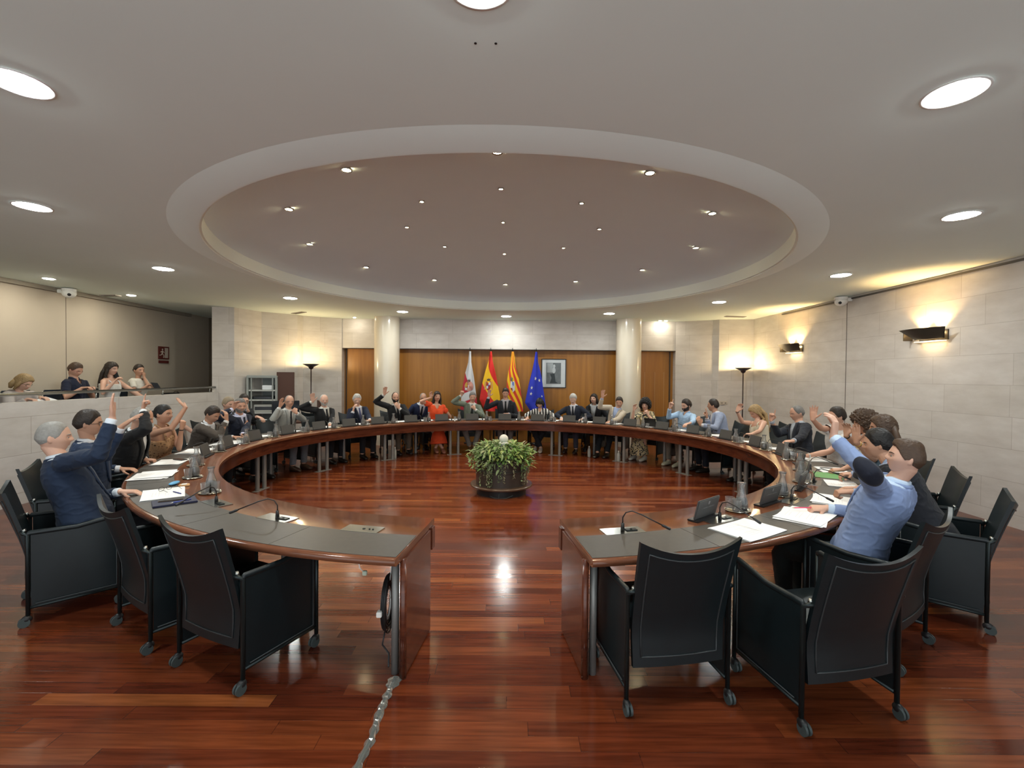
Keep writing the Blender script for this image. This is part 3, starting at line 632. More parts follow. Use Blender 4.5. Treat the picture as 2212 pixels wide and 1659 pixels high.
for i,(a,l1,l2) in enumerate(CL):
    rz=PI-rad(a); base=pol(3.74,a,0.741)
    Mx=Matrix.Translation(base)@Matrix.Rotation(rz+R.uniform(-0.3,0.3),4,'Z')
    o=tray if i==0 else copy_tree(tray); o.matrix_world=Mx; o.location=base; tag(o,'small silver tray clockwise after '+l1,'tray','silver trays along the table')
    sx=R.choice((-1,1))
    o=car if i==0 else copy_tree(car); o.location=Mx@Vector((0.042*sx,0.01,0.0045)); tag(o,'glass water carafe between '+l1+' and the next seat','carafe','glass carafes on the trays')
    o=tum if i==0 else copy_tree(tum); o.location=Mx@Vector((-0.038*sx,-0.033,0.0045)); tag(o,'first glass tumbler beside the carafe after '+l1,'glass','glass tumblers on the trays')
    if i%2==0 or a>120:
        o=copy_tree(tum); o.location=Mx@Vector((-0.038*sx,0.040,0.0045)); tag(o,'second tumbler, nearer the inner edge, after '+l1,'glass','glass tumblers on the trays')
# ------------------------------------------------------------------ papers and small things on the table
def sheet(x,y,rz,w_,h_,label,n=3,group='white papers on the table',m=None,z=0.743,curl=0.004):
    o=empty('paper_stack' if n>1 else 'sheet_of_paper',(x,y,z),rz); tag(o,label,'papers',group)
    rr=random.Random(int(x*100)+int(y*37)); 
    bm=NB()
    for k in range(n):
        Mx=Matrix.Translation((rr.uniform(-.008,.008)*k,rr.uniform(-.008,.008)*k,0.0006+0.0012*k))@Matrix.Rotation(rr.uniform(-.05,.05)*k,4,'Z')
        nx=6; g=[[bm.verts.new(Mx@Vector((-w_/2+w_*i/nx,-h_/2+h_*j/nx,curl*abs(2*i/nx-1)**3*(1 if k==n-1 else 0)+zz))) for j in range(nx+1)] for zz in (0,0.0007) for i in range(nx+1)]
        A,B=g[:nx+1],g[nx+1:]
        for i in range(nx):
            for j in range(nx):
                bm.faces.new((B[i][j],B[i+1][j],B[i+1][j+1],B[i][j+1])); bm.faces.new((A[i][j],A[i][j+1],A[i+1][j+1],A[i+1][j]))
        for i in range(nx):
            for j in (0,nx): bm.faces.new((A[i][j],A[i+1][j],B[i+1][j],B[i][j]))
            for j in (0,nx): bm.faces.new((A[j][i],A[j][i+1],B[j][i+1],B[j][i]))
    obj('pages',bm,m or M_PAPER,o)
    if w_>0.2:
        bm=NB(); zt=0.0006+0.0012*(n-1)+0.0008
        for k in range(9):
            L=w_*rr.uniform(0.45,0.78); yy=h_*0.34-k*h_*0.075
            if k in (2,5): continue
            box(bm,-w_*0.38,-w_*0.38+L,yy,yy+0.0025,zt,zt+0.0003)
        obj('printed_text',bm,mat('faint_print',(0.62,0.63,0.65),0.8),o)
    return o
def psheet(px,a,r,rz,l,n=3,w_=0.21,h_=0.297,**k):
    p=pol(r,a); return sheet(p.x,p.y,PI-rad(a)+rz,w_,h_,l,n,**k)
psheet(0,155.3,4.07,0.12,'open double sheet of paper behind the first empty right chair, overhanging the edge',2,0.42,0.297)
psheet(0,146.2,4.08,0.25,'large white papers under the hand holding the pink pencil',4,0.42,0.30)
psheet(0,136.5,4.06,0.2,'white papers by the black sleeved forearm on the right',3,0.36,0.27)
psheet(0,125.6,4.06,0.15,'white papers in front of the man in the navy sweater',3,0.30,0.25)
psheet(0,114.5,4.04,0.1,'white papers with a pen lying across them, far right side',3,0.34,0.25)
psheet(0,104.2,4.05,0.1,'white papers under the forearm of the phone user on the right',3,0.34,0.25)
psheet(0,-136.5,4.02,-0.2,'white papers with folded spectacles on them at the near left',2,0.40,0.29)
psheet(0,-123.5,4.04,-0.2,'white printed papers held by the hand with rolled cuff, left',6,0.36,0.29)
psheet(0,-112.5,4.03,-0.1,'white papers under the dark phone on the left',3,0.36,0.28)
psheet(0,-101.5,4.02,0.0,'white papers in front of the woman in the leopard top',5,0.38,0.30)
psheet(0,-92,3.98,0.1,'thick white papers beside the grey brown sleeve',8,0.40,0.30)
for a in (-80,-70,-58,-47,-35,-26,-17,-7,5,16,27,36.5,48,59,71,83,92.5):
    k=min(WHO,key=lambda q:abs(q-a)); psheet(0,a,4.0,R.uniform(-0.2,0.2),'white paper sheets %s of '%('left' if a<k else 'right')+WHO[k],2+int(R.random()*3),0.25,0.25) if True else None
def thing1(name,label,cat,parts,loc,rz,group=None):
    o=empty(name,loc,rz); tag(o,label,cat,group)
    for nm,bmf,m,sm in parts:
        b=NB(); bmf(b); obj(nm,b,m,o,sm)
    return o
navy=mat('navy_cover',(0.012,0.014,0.045),0.5)
p=pol(4.03,-141.8,0.743)
thing1('notebook','dark navy notebook with a blue pen, left side of the table','notebook',[('cover',lambda b:box(b,-0.10,0.10,-0.14,0.14,0,0.014,0.003),navy,None),('pages',lambda b:box(b,-0.097,0.099,-0.137,0.137,0.003,0.011),M_PAPER,None)],p,rad(130))
q=pol(4.03,-141.8,0.757)
thing1('phone_case','slim black phone case lying on the navy notebook','phone',[('case',lambda b:box(b,-0.04,0.04,-0.08,0.08,0,0.010,0.003),M_BLACK,None),('trim',lambda b:box(b,-0.041,0.041,-0.081,0.081,0.004,0.006,0.0),mat('tan_edge',(0.25,0.17,0.10),0.4),None)],q+Vector((-0.04,0.02,0)),rad(120))
def pen(label,loc,rz,col,tip=(0.7,0.7,0.7)):
    return thing1('pen',label,'pen',[('barrel',lambda b:tube(b,[(0,-0.07,0.005),(0,0.055,0.005)],0.0045,8),mat('pen_%d%d'%(col[0]*99,col[2]*99),col,0.35),True),('tip',lambda b:tube(b,[(0,0.055,0.005),(0,0.07,0.005)],[0.004,0.001],8),mat('pen_tip',tip,0.3,metal=0.8),True)],loc,rz)
pen('blue and white pen lying along the navy notebook',q+Vector((0.065,-0.02,-0.0)),rad(150),(0.05,0.08,0.35))
pen('dark blue pen on the near left white papers',pol(3.94,-137.2,0.7465),rad(60),(0.03,0.04,0.20))
pen('dark pen lying on the papers far right side',pol(4.0,113.5,0.749),rad(70),(0.02,0.02,0.02))
bl=mat('sky_blue_case',(0.10,0.35,0.62),0.4)
thing1('spectacle_case','small bright blue spectacle case by the left trays','case',[('shell',lambda b:ell(b,(0,0,0.014),(0.075,0.032,0.014)),bl,True),('seam',lambda b:ell(b,(0,0,0.014),(0.0755,0.0325,0.0015)),navy,True)],pol(3.90,-131.5,0.743),rad(100))
thing1('tissue_packet','orange and white packet on the tray area at the left','packet',[('packet',lambda b:box(b,-0.04,0.04,-0.025,0.025,0,0.016,0.004),mat('orange_white',(0.7,0.42,0.2),0.5,var=(30,0.5)),None),('flap',lambda b:box(b,-0.02,0.02,-0.026,0.026,0.016,0.018),M_WHITE,None)],pol(3.84,-133.2,0.7415),rad(30))
thing1('smartphone','dark smartphone lying on white papers on the left','phone',[('body',lambda b:box(b,-0.036,0.036,-0.075,0.075,0,0.008,0.003),M_BLACK,None),('screen',lambda b:box(b,-0.033,0.033,-0.07,0.07,0.008,0.0085),M_SCREEN,None)],pol(3.97,-110.8,0.7480),rad(70))
thing1('clipboard','green edged folder under the papers on the right','folder',[('cover',lambda b:box(b,-0.16,0.16,-0.12,0.12,0,0.0012),mat('green_folder',(0.12,0.32,0.10),0.5),None),('edge',lambda b:box(b,-0.16,0.16,-0.121,-0.119,0,0.0014),mat('dark_green',(0.03,0.10,0.04),0.5),None)],pol(3.96,119.5,0.743),PI-rad(119.5))
thing1('tablet_computer','black tablet standing beside the curly haired woman in the patterned dress','tablet',[('housing',lambda b:box(b,-0.13,0.13,-0.006,0.006,0.0,0.18,0.003,M=Matrix.Rotation(rad(-15),4,'X')),M_BLACK,None),('screen',lambda b:box(b,-0.12,0.12,-0.008,-0.006,0.012,0.168,M=Matrix.Rotation(rad(-15),4,'X')),M_SCREEN,None)],pol(4.0,48.5,0.744),PI-rad(48.5))
def glasses_bm(b,w_=0.062):
    for s in (-1,1):
        tube(b,[(s*(0.034+0.024*math.cos(t*PI/6)),0,0.018*math.sin(t*PI/6)) for t in range(13)],0.0016,6,cap=False)
        tube(b,[(s*w_,0,0.006),(s*w_*1.08,-0.06,0.004),(s*w_*1.02,-0.105,-0.012)],0.0016,6)
    tube(b,[(-0.012,0,0.004),(0,0.003,0.008),(0.012,0,0.004)],0.0016,6)
o=empty('spectacles',pol(3.99,-134.8,0.7655),rad(75)); tag(o,'dark framed spectacles resting on the near left white papers','glasses')
bm=NB(); glasses_bm(bm); obj('frame',bm,M_BLACK,o,True)
# ------------------------------------------------------------------ armchairs
def chair_master():
    t=empty('armchair')
    fr=M_STEELDARK
    # backrest: curved leather sheet, higher at the corners
    nx,nz=16,10; bm=NB(); G=[]
    for side in (0,1):
        g=[]
        for i in range(nx+1):
            u=-1+2*i/nx; col=[]
            for j in range(nz+1):
                v=j/nz
                ztop=0.875+0.06*abs(u)**2.2
                z=0.235+(ztop-0.235)*v
                half=0.255+0.02*v
                y=-0.245-0.155*max(0,(z-0.42)/0.5)**1.15+0.055*(u*u)*(0.25+0.75*v)
                col.append(bm.verts.new((u*half,y-(0.022 if side else 0.0),z)))
            g.append(col)
        G.append(g)
    A,B=G
    for i in range(nx):
        for j in range(nz):
            bm.faces.new((A[i][j],A[i+1][j],A[i+1][j+1],A[i][j+1])); bm.faces.new((B[i][j],B[i][j+1],B[i+1][j+1],B[i+1][j]))
        bm.faces.new((A[i][nz],A[i+1][nz],B[i+1][nz],B[i][nz])); bm.faces.new((A[i][0],B[i][0],B[i+1][0],A[i+1][0]))
    for j in range(nz):
        bm.faces.new((A[0][j],A[0][j+1],B[0][j+1],B[0][j])); bm.faces.new((A[nx][j],B[nx][j],B[nx][j+1],A[nx][j+1]))
    def backy(u,z):
        return -0.267-0.155*max(0,(z-0.42)/0.5)**1.15+0.055*(u*u)*(0.25+0.75*max(0,(z-0.235)/0.66))
    br=obj('backrest',bm,M_LEATHER,t,'auto')
    bm=NB(); pts=[(-0.82*0.262,0.29)]+[(-0.82*0.262,0.29+k*0.09) for k in range(1,7)]
    L=[]
    for k in range(8): z=0.29+k*0.078; L.append((-0.83,z))
    for k in range(0,11): u=-0.83+1.66*k/10; L.append((u,0.836+0.055*abs(u)**2.2))
    for k in range(8): z=0.836-k*0.078; L.append((0.83,z))
    for k in range(1,6): L.append((0.83-1.66*k/6,0.29))
    L.append((-0.83,0.29))
    tube(bm,[(u*(0.255+0.02*(z-0.235)/0.64),backy(u,z)-0.002,z) for u,z in L],0.0045,6); obj('piping',bm,mat('leather_piping',(0.030,0.036,0.038),0.35),br,True)
    # seat
    bm=NB(); box(bm,-0.262,0.262,-0.235,0.25,0.40,0.465,0.02); 
    for v in bm.verts:
        if v.co.z>0.44: v.co.z-=0.012*(1-min(1,(v.co.x/0.26)**2))
    obj('seat',bm,M_LEATHER,t,'auto')
    for s in (-1,1):
        bm=NB(); n=8; A=[];B=[]
        for i in range(n+1):
            y=-0.235+0.47*i/n; u=i/n
            zt=0.635-0.018*math.sin(PI*u)+0.03*u
            rowA=[];rowB=[]
            for j in range(7):
                v=j/6; z=0.135+(zt-0.135)*v
                bx=0.006*math.sin(PI*u)*math.sin(PI*v)
                rowA.append(bm.verts.new((s*(0.292+bx),y,z))); rowB.append(bm.verts.new((s*(0.278+bx),y,z)))
            A.append(rowA);B.append(rowB)
        for i in range(n):
            for j in range(6):
                bm.faces.new((A[i][j],A[i+1][j],A[i+1][j+1],A[i][j+1])); bm.faces.new((B[i][j],B[i][j+1],B[i+1][j+1],B[i+1][j]))
            bm.faces.new((A[i][6],A[i+1][6],B[i+1][6],B[i][6])); bm.faces.new((A[i][0],B[i][0],B[i+1][0],A[i+1][0]))
        for j in range(6):
            bm.faces.new((A[0][j],A[0][j+1],B[0][j+1],B[0][j])); bm.faces.new((A[n][j],B[n][j],B[n][j+1],A[n][j+1]))
        sp_=obj('side_panel',bm,M_LEATHER,t,'auto')
        bm=NB(); tube(bm,[(s*0.299,-0.215,0.15),(s*0.299,0.215,0.15),(s*0.300,0.215,0.62)],0.004,6); obj('trim',bm,MATS['leather_piping'],sp_,True)
        bm=NB(); tube(bm,[(s*0.287,-0.255,0.62),(s*0.287,-0.24,0.642),(s*0.287,0.0,0.635),(s*0.287,0.225,0.672),(s*0.287,0.25,0.66)],0.013,8,flat=1.4); obj('armrest',bm,M_LEATHER,t,True)
        bm=NB(); tube(bm,[(s*0.285,-0.24,0.125),(s*0.285,0.24,0.125)],0.012,8); obj('lower_rail',bm,fr,t,True)
        for y in (-0.25,0.25):
            lb=NB(); top=0.63 if y<0 else 0.66
            tube(lb,[(s*0.289,y,0.075),(s*0.289,y,top)]+([(s*0.285,y-0.02,top+0.012),(s*0.262,y-0.03,top+0.022)] if y<0 else []),0.0125,10)
            leg=obj('leg',lb,fr,t,True)
            cb=NB(); cyl(cb,(s*0.289-0.016,y-0.02,0.031),0.031,0.012,20,axis='x'); cyl(cb,(s*0.289+0.006,y-0.02,0.031),0.031,0.012,20,axis='x'); cyl(cb,(s*0.289-0.01,y-0.02,0.031),0.008,0.02,10,axis='x')
            cs=obj('caster',cb,M_GREYPL,leg,'auto')
            cb=NB(); ell(cb,(s*0.289,y-0.008,0.05),(0.020,0.030,0.026)); cb2=cb; obj('caster_hood',cb2,M_BLACK,leg,True)
    bm=NB(); tube(bm,[(-0.262,-0.262,0.645),(-0.262,-0.268,0.668)],0.012,8); tube(bm,[(0.262,-0.262,0.645),(0.262,-0.268,0.668)],0.012,8); obj('bracket',bm,M_STEEL,t,True)
    return t
chair0=chair_master(); CH=[0]
def put_chair(x,y,facing_deg,label,z=0.0,group='black leather armchairs around the table'):
    """facing_deg: compass heading of the chair's front (0 = +y, 90 = +x)"""
    o=chair0 if CH[0]==0 else copy_tree(chair0); CH[0]+=1
    o.location=(x,y,z); o.rotation_euler=(0,0,-rad(facing_deg)); tag(o,label,'chair',group); return o
def head(x,y,tx=TX,ty=TY): return math.degrees(math.atan2(tx-x,ty-y))
put_chair(0.863,2.662,-9,'empty black leather armchair at the near right table end, left one of two')
put_chair(1.689,2.547,-11,'empty black leather armchair in the right foreground, right one of two')
put_chair(-1.613,2.848,25,'empty black leather armchair nearest the viewer on the left')
put_chair(-2.335,3.226,35,'empty black leather armchair beside the older man in navy, left foreground')
p=pol(5.30,-50.0); put_chair(p.x,p.y,head(p.x,p.y),'empty black armchair behind, between the white bearded and the cheek touching man')
p=pol(5.35,49.8); put_chair(p.x,p.y,head(p.x,p.y),'empty black armchair between the patterned dress and the light blue shirt')
p=pol(5.30,71.5); put_chair(p.x,p.y,head(p.x,p.y),'empty black armchair left of the blonde woman')
# ------------------------------------------------------------------ planter in the middle
t=empty('planter',(-0.13,6.93,0)); tag(t,'round dark planter full of trailing green plants in the middle of the floor','planter')
dk=mat('planter_dark_laminate',(0.045,0.036,0.030),0.3)
bm=NB(); lathe(bm,[(0,0.0),(0.37,0.0),(0.37,0.11),(0,0.11)],48); obj('base',bm,M_BLACK,t,'auto')
bm=NB(); lathe(bm,[(0,0.11),(0.46,0.11),(0.47,0.12),(0.47,0.135),(0.46,0.145),(0,0.145)],56); obj('disc',bm,mat('planter_brown',(0.085,0.05,0.032),0.25),t,'auto')
bm=NB(); lathe(bm,[(0,0.145),(0.385,0.145),(0.385,0.34),(0.395,0.345),(0.395,0.36),(0.36,0.362),(0.36,0.58),(0.33,0.58),(0.33,0.50),(0,0.50)],56); obj('drum',bm,dk,t,'auto')
bm=NB(); tube(bm,[(-0.16,-0.36,0.03),(-0.10,-0.42,0.02),(-0.03,-0.44,0.015),(-0.02,-0.42,0.11)],0.004,6); tube(bm,[(-0.02,-0.43,0.015),(0.08,-0.44,0.02),(0.17,-0.40,0.05)],0.004,6); obj('cable',bm,M_GREYPL,t,True)
gm=[mat('leaf_sage',(0.23,0.31,0.15),0.6,var=(8,0.25)),mat('leaf_green',(0.14,0.27,0.065),0.5,var=(8,0.25)),mat('leaf_yellowgreen',(0.33,0.42,0.12),0.5,var=(8,0.25)),mat('leaf_dusty',(0.28,0.27,0.17),0.7,var=(8,0.25))]
LR=random.Random(11)
def leaf(bm,p,d,up,L,Wd,bend):
    d=d.normalized(); s=d.cross(up); 
    if s.length<1e-3: s=d.orthogonal()
    s.normalize(); n=s.cross(d).normalized(); rows=[]
    for k,(t_,w_) in enumerate(((0,0.15),(0.3,0.9),(0.6,1.0),(0.85,0.55),(1,0.05))):
        c=p+d*(L*t_)-n*(bend*L*t_*t_)
        rows.append((bm.verts.new(c-s*Wd*w_+n*0.15*Wd*w_),bm.verts.new(c),bm.verts.new(c+s*Wd*w_+n*0.15*Wd*w_)))
    for a,b in zip(rows,rows[1:]):
        bm.faces.new((a[0],a[1],b[1],b[0])); bm.faces.new((a[1],a[2],b[2],b[1]))
bms=[NB() for _ in gm]
for k in range(1500):
    a=LR.uniform(0,2*PI); rr=0.40*math.sqrt(LR.random()); 
    h=0.60+0.10*math.sqrt(max(0,1-(rr/0.42)**2))+LR.uniform(-0.04,0.06)
    if LR.random()<0.42: rr=LR.uniform(0.34,0.49); h=LR.uniform(0.42,0.66)-0.9*max(0,rr-0.47)
    p=Vector((rr*math.cos(a),rr*math.sin(a),h))
    d=Vector((math.cos(a)*LR.uniform(0.2,1.2)+LR.uniform(-.5,.5),math.sin(a)*LR.uniform(0.2,1.2)+LR.uniform(-.5,.5),LR.uniform(-0.5,0.9)))
    leaf(bms[min(3,int(abs(LR.gauss(0,1.3))+ (1 if math.cos(a)>0.3 else 0)))%4 if True else 0],p,d,Vector((0,0,1)),LR.uniform(0.05,0.10),LR.uniform(0.010,0.022),LR.uniform(0.1,0.6))
# trailing strands
for k in range(30):
    a=LR.uniform(0,2*PI) if k>12 else rad(-90+LR.uniform(-75,75)); L=LR.uniform(0.15,0.34)
    if k<3: a=rad(-118+k*5); L=0.42
    if k in (3,4): a=rad(-20-k*6); L=0.34
    x,y=0.42*math.cos(a),0.42*math.sin(a); z=0.52
    for j in range(int(L/0.018)):
        z-=0.018; x+=LR.uniform(-0.006,0.006); y+=LR.uniform(-0.004,0.004)
        if z<0.17: break
        for s in (0,1): leaf(bms[3 if k%2 else 0],Vector((x,y,z)),Vector((LR.uniform(-1,1),LR.uniform(-1,1),LR.uniform(-0.8,0.3))),Vector((0,0,1)),LR.uniform(0.018,0.035),LR.uniform(0.005,0.009),0.3)
for b,m_,nm in zip(bms,gm,('sage_foliage','green_foliage','light_foliage','dusty_foliage')):
    obj(nm,b,m_,t)['kind']='stuff'
bm=NB(); ell(bm,(0,0,0.55),(0.40,0.40,0.10)); obj('soil_moss',bm,mat('moss',(0.03,0.05,0.015),0.9),t,True)
o=empty('globe_ornament',(-0.10,6.93,0.64)); tag(o,'white round ornament standing in the middle of the planter','ornament')
bm=NB(); ell(bm,(0,0,0.165),(0.068,0.068,0.068),u=24,v=16); obj('ball',bm,M_WHITE,o,True)
bm=NB(); lathe(bm,[(0,0),(0.03,0),(0.035,0.05),(0.07,0.07),(0.078,0.10),(0.05,0.125),(0,0.12)],16); obj('stem',bm,mat('white_ceramic',(0.7,0.72,0.68),0.4),o,True)
# ------------------------------------------------------------------ cables
t=empty('floor_cable',(-0.65,2.6,0)); tag(t,'dark cable taped to the floor with clear tape, running towards the viewer','cable')
cp_=[(0.0,0.03,0.008),(-0.01,-0.10,0.006),(-0.015,-0.25,0.006),(-0.005,-0.42,0.006),(-0.02,-0.58,0.006),(-0.03,-0.8,0.006),(-0.05,-1.3,0.006)]
bm=NB(); tube(bm,[Vector(p)+Vector((-0.008,0,0)) for p in cp_],0.005,8); tube(bm,[Vector(p)+Vector((0.006,0,0)) for p in cp_],0.0045,8); obj('wire',bm,M_BLACK,t,True)
bm=NB()
TR=random.Random(3)
pv=None
for i in range(60):
    u=i/59; k=min(5,int(u*6)); f_=u*6-k; c=Vector(cp_[k]).lerp(Vector(cp_[k+1]),f_); hw=0.020+0.004*math.sin(i*1.3)+TR.uniform(-.004,.004)+(0.018 if u<0.1 else 0)
    row=[bm.verts.new((c.x-hw,c.y,0.0015)),bm.verts.new((c.x-0.010,c.y,0.0125+TR.uniform(0,.003))),bm.verts.new((c.x+0.010,c.y,0.0125+TR.uniform(0,.003))),bm.verts.new((c.x+hw,c.y,0.0015))]
    if pv:
        for j in range(3): bm.faces.new((pv[j],pv[j+1],row[j+1],row[j]))
    pv=row
tape=mat('clear_tape',(0.62,0.66,0.62),0.15,trans=0.85,ior=1.15)
obj('tape',bm,tape,t)
t=empty('cable_coil',(-0.715,2.76,0.38)); tag(t,'coil of black and white cables hanging inside the left table end panel','cable')
bm=NB()
for k in range(9):
    ry=0.085+0.006*k; rz_=0.11+0.008*k; x=-0.025+0.010*(k%3); tube(bm,[(x,ry*math.cos(i*PI/12),rz_*math.sin(i*PI/12)) for i in range(25)],0.005,6)
tube(bm,[(-0.02,-0.05,-0.15),(-0.03,-0.07,-0.22),(0.0,-0.04,-0.29),(0.02,-0.12,-0.32)],0.005,6); obj('black_cable',bm,M_BLACK,t,True)
bm=NB()
for k in range(2): tube(bm,[(-0.012,0.055*math.cos(i*PI/12)-0.01,(0.085+0.01*k)*math.sin(i*PI/12)) for i in range(25)],0.0045,6)
tube(bm,[(0.0,-0.02,0.14),(0.0,0.02,0.22),(-0.05,0.05,0.26)],0.004,6); obj('white_cable',bm,M_WHITE,t,True)
bm=NB(); box(bm,-0.045,-0.015,-0.15,-0.11,-0.02,0.01,0.003); obj('plug',bm,M_WHITE,t)
t=empty('hanging_cable',(-0.905,2.74,0.695)); tag(t,'short white cable with a plug hanging below the left table end','cable')
bm=NB(); tube(bm,[(0,0,0),(-0.002,0,-0.05),(0.008,0,-0.10),(0.03,0,-0.125)],0.0035,8); obj('wire',bm,M_WHITE,t,True)
bm=NB(); box(bm,0.026,0.052,-0.010,0.010,-0.145,-0.118,0.003); obj('plug',bm,mat('plug_green',(0.45,0.52,0.42),0.4),t)
# bottles on the floor under the table
for x,y,h,l in ((-2.42,9.62,0.24,'clear plastic water bottle on the floor under the left back part of the table'),(1.72,10.0,0.24,'plastic water bottle on the floor behind the table, left of the beige jacket'),(2.25,9.52,0.22,'white capped bottle on the floor under the right back part of the table')):
    t=empty('bottle',(x,y,0)); tag(t,l,'bottle')
    bm=NB(); lathe(bm,[(0,0),(0.032,0.0),(0.034,0.02),(0.034,h*0.7),(0.013,h*0.9),(0.013,h*0.93),(0,h*0.93)],16); obj('body',bm,mat('cloudy_plastic',(0.55,0.58,0.56),0.2,trans=0.5),t,True)
    bm=NB(); cyl(bm,(0,0,h*0.93),0.015,0.02,14); obj('cap',bm,M_WHITE,t)
# ------------------------------------------------------------------ flags
def flag(px,label,left,right,mats_fn,drawn):
    x0=px; y0=11.95; t=empty('flag',(x0,y0,0)); tag(t,label,'flag','flags behind the chairman')
    bm=NB(); cyl(bm,(0,0,0.02),0.012,2.40,10); obj('pole',bm,mat('flag_pole',(0.35,0.25,0.12),0.3,metal=0.6),t,True)
    bm=NB(); lathe(bm,[(0,0),(0.14,0),(0.14,0.02),(0.03,0.035),(0,0.035)],24); obj('base',bm,M_BLACK,t,True)
    bm=NB(); lathe(bm,[(0,2.40),(0.012,2.40),(0.018,2.43),(0.014,2.45),(0,2.50)],12); obj('finial',bm,M_STEELDARK,t,True)
    def edge(E,v):
        # E: list of (v,dx)
        for (a,xa),(b,xb) in zip(E,E[1:]):
            if v<=b: return xa+(xb-xa)*(v-a)/(b-a)
        return E[-1][1]
    H=1.55
    def P(u,v,off=0.0):
        l,r=edge(left,v),edge(right,v); f=math.sin(u*9.5+v*2.2)*0.018*min(1,v*3)+math.sin(u*5-v*1.4)*0.02*min(1,v*3)
        return Vector((l+(r-l)*u,-0.03-0.04*math.sin(PI*u)+f-off,2.39-H*v))
    nu,nv=40,60; bm=NB(); uv=bm.loops.layers.uv.new('UVMap'); g=[[bm.verts.new(P(i/nu,j/nv)) for j in range(nv+1)] for i in range(nu+1)]
    g2=[[bm.verts.new(P(i/nu,j/nv,-0.006)) for j in range(nv+1)] for i in range(nu+1)]
    for i in range(nu):
        for j in range(nv):
            for G_,o_ in ((g,0),(g2,1)):
                q=[(i,j),(i+1,j),(i+1,j+1),(i,j+1)]
                if o_: q=q[::-1]
                f=bm.faces.new([G_[a][b] for a,b in q])
                for l,(a,b) in zip(f.loops,q): l[uv].uv=(a/nu,b/nv)
    me=bpy.data.meshes.new('cloth'); bm.to_mesh(me); bm.free(); me.materials.append(mats_fn()); me.polygons.foreach_set('use_smooth',[True]*len(me.polygons))
    cl=obj('cloth',me,None,t)
    for nm,pts,m in drawn:
        bm=NB()
        for poly in pts:
            vs=[bm.verts.new(P(u,v,0.008)) for u,v in poly]; c=bm.verts.new(P(sum(p[0] for p in poly)/len(poly),sum(p[1] for p in poly)/len(poly),0.009))
            for k in range(len(vs)): bm.faces.new((vs[k],vs[(k+1)%len(vs)],c))
        o=obj(nm,bm,m,cl); sm=o.modifiers.new('thick','SOLIDIFY'); sm.thickness=0.002
    return t
def flagmat(name,fn):
    def g():
        m,nt,b,tc=nodes(name,0.6)
        o=sep(nt,tc.outputs['UV']); nt.links.new(fn(nt,o['X'],o['Y']),b.inputs['Base Color']); return m
    return g
RED=(0.62,0.02,0.015);YEL=(0.85,0.50,0.01);WHT=(0.62,0.63,0.65);BLU=(0.015,0.03,0.42)
def fm1(nt,u,v):
    t=math_(nt,'SUBTRACT',v,math_(nt,'MULTIPLY',u,0.35)); low=math_(nt,'GREATER_THAN',t,0.36)
    lowe=math_(nt,'GREATER_THAN',math_(nt,'ADD',v,math_(nt,'MULTIPLY',u,0.1)),0.72)
    a=math_(nt,'SUBTRACT',low,lowe); s=math_(nt,'MAXIMUM',math_(nt,'MULTIPLY',a,1.0),math_(nt,'MULTIPLY',math_(nt,'GREATER_THAN',math_(nt,'SUBTRACT',v,math_(nt,'MULTIPLY',u,-0.1)),0.86),math_(nt,'LESS_THAN',v,2)))
    return ramp(nt,s,[(0.49,WHT),(0.51,(0.45,0.02,0.04))],'CONSTANT')
def fm2(nt,u,v):
    t=math_(nt,'SUBTRACT',v,math_(nt,'MULTIPLY',u,0.45)); return ramp(nt,t,[(0.0,RED),(0.135,YEL),(0.52,RED)],'CONSTANT')
def fm3(nt,u,v):
    t=math_(nt,'SUBTRACT',v,math_(nt,'MULTIPLY',u,0.85)); w_=math_(nt,'FRACT',math_(nt,'ADD',math_(nt,'MULTIPLY',t,2.9),0.15)); return ramp(nt,w_,[(0.0,YEL),(0.5,(0.60,0.04,0.02))],'CONSTANT')
def fm4(nt,u,v): return ramp(nt,v,[(0,BLU),(1,(0.018,0.035,0.45))])
def circ(cu,cv,ru,rv,n=18): return [(cu+ru*math.cos(2*PI*i/n),cv+rv*math.sin(2*PI*i/n)) for i in range(n)]
def star(cu,cv,ru,rv,rot=0): return [(cu+(ru if i%2==0 else ru*0.42)*math.sin(PI*i/5+rot),cv-(rv if i%2==0 else rv*0.42)*math.cos(PI*i/5+rot)) for i in range(10)]
def sq(u0,u1,v0,v1,sh=0.0): return [(u0,v0),(u1,v0+sh),(u1,v1+sh),(u0,v1)]
fr_=mat('flag_crimson',(0.35,0.03,0.03),0.6); fy_=mat('flag_gold',(0.55,0.33,0.05),0.6); fw_=mat('flag_white',(0.60,0.60,0.58),0.6); fb_=mat('flag_blue',(0.05,0.12,0.45),0.6); fg_=mat('flag_olive',(0.12,0.14,0.06),0.6); fp_=mat('flag_pinkish',(0.55,0.25,0.2),0.6); fd_=mat('flag_brown',(0.12,0.07,0.05),0.6)
flag(-1.07,'white and dark red city flag with a coat of arms, leftmost flag',[(0,-0.02),(0.18,-0.04),(0.35,-0.11),(0.55,-0.17),(0.75,-0.21),(1,-0.24)],[(0,0.03),(0.18,0.04),(0.42,0.11),(0.66,0.16),(0.9,0.205),(1,0.22)],flagmat('flag_white_red_cloth',fm1),
 [('shield',[circ(0.5,0.58,0.36,0.085)],fp_),('emblem_lion',[circ(0.28,0.56,0.11,0.04),circ(0.7,0.60,0.1,0.035)],fy_),('emblem_crown',[[(0.36,0.50),(0.42,0.46),(0.5,0.49),(0.58,0.46),(0.64,0.50),(0.6,0.53),(0.4,0.53)]],fd_),('emblem_castle',[sq(0.42,0.58,0.56,0.62),sq(0.2,0.36,0.61,0.65)],fw_)])
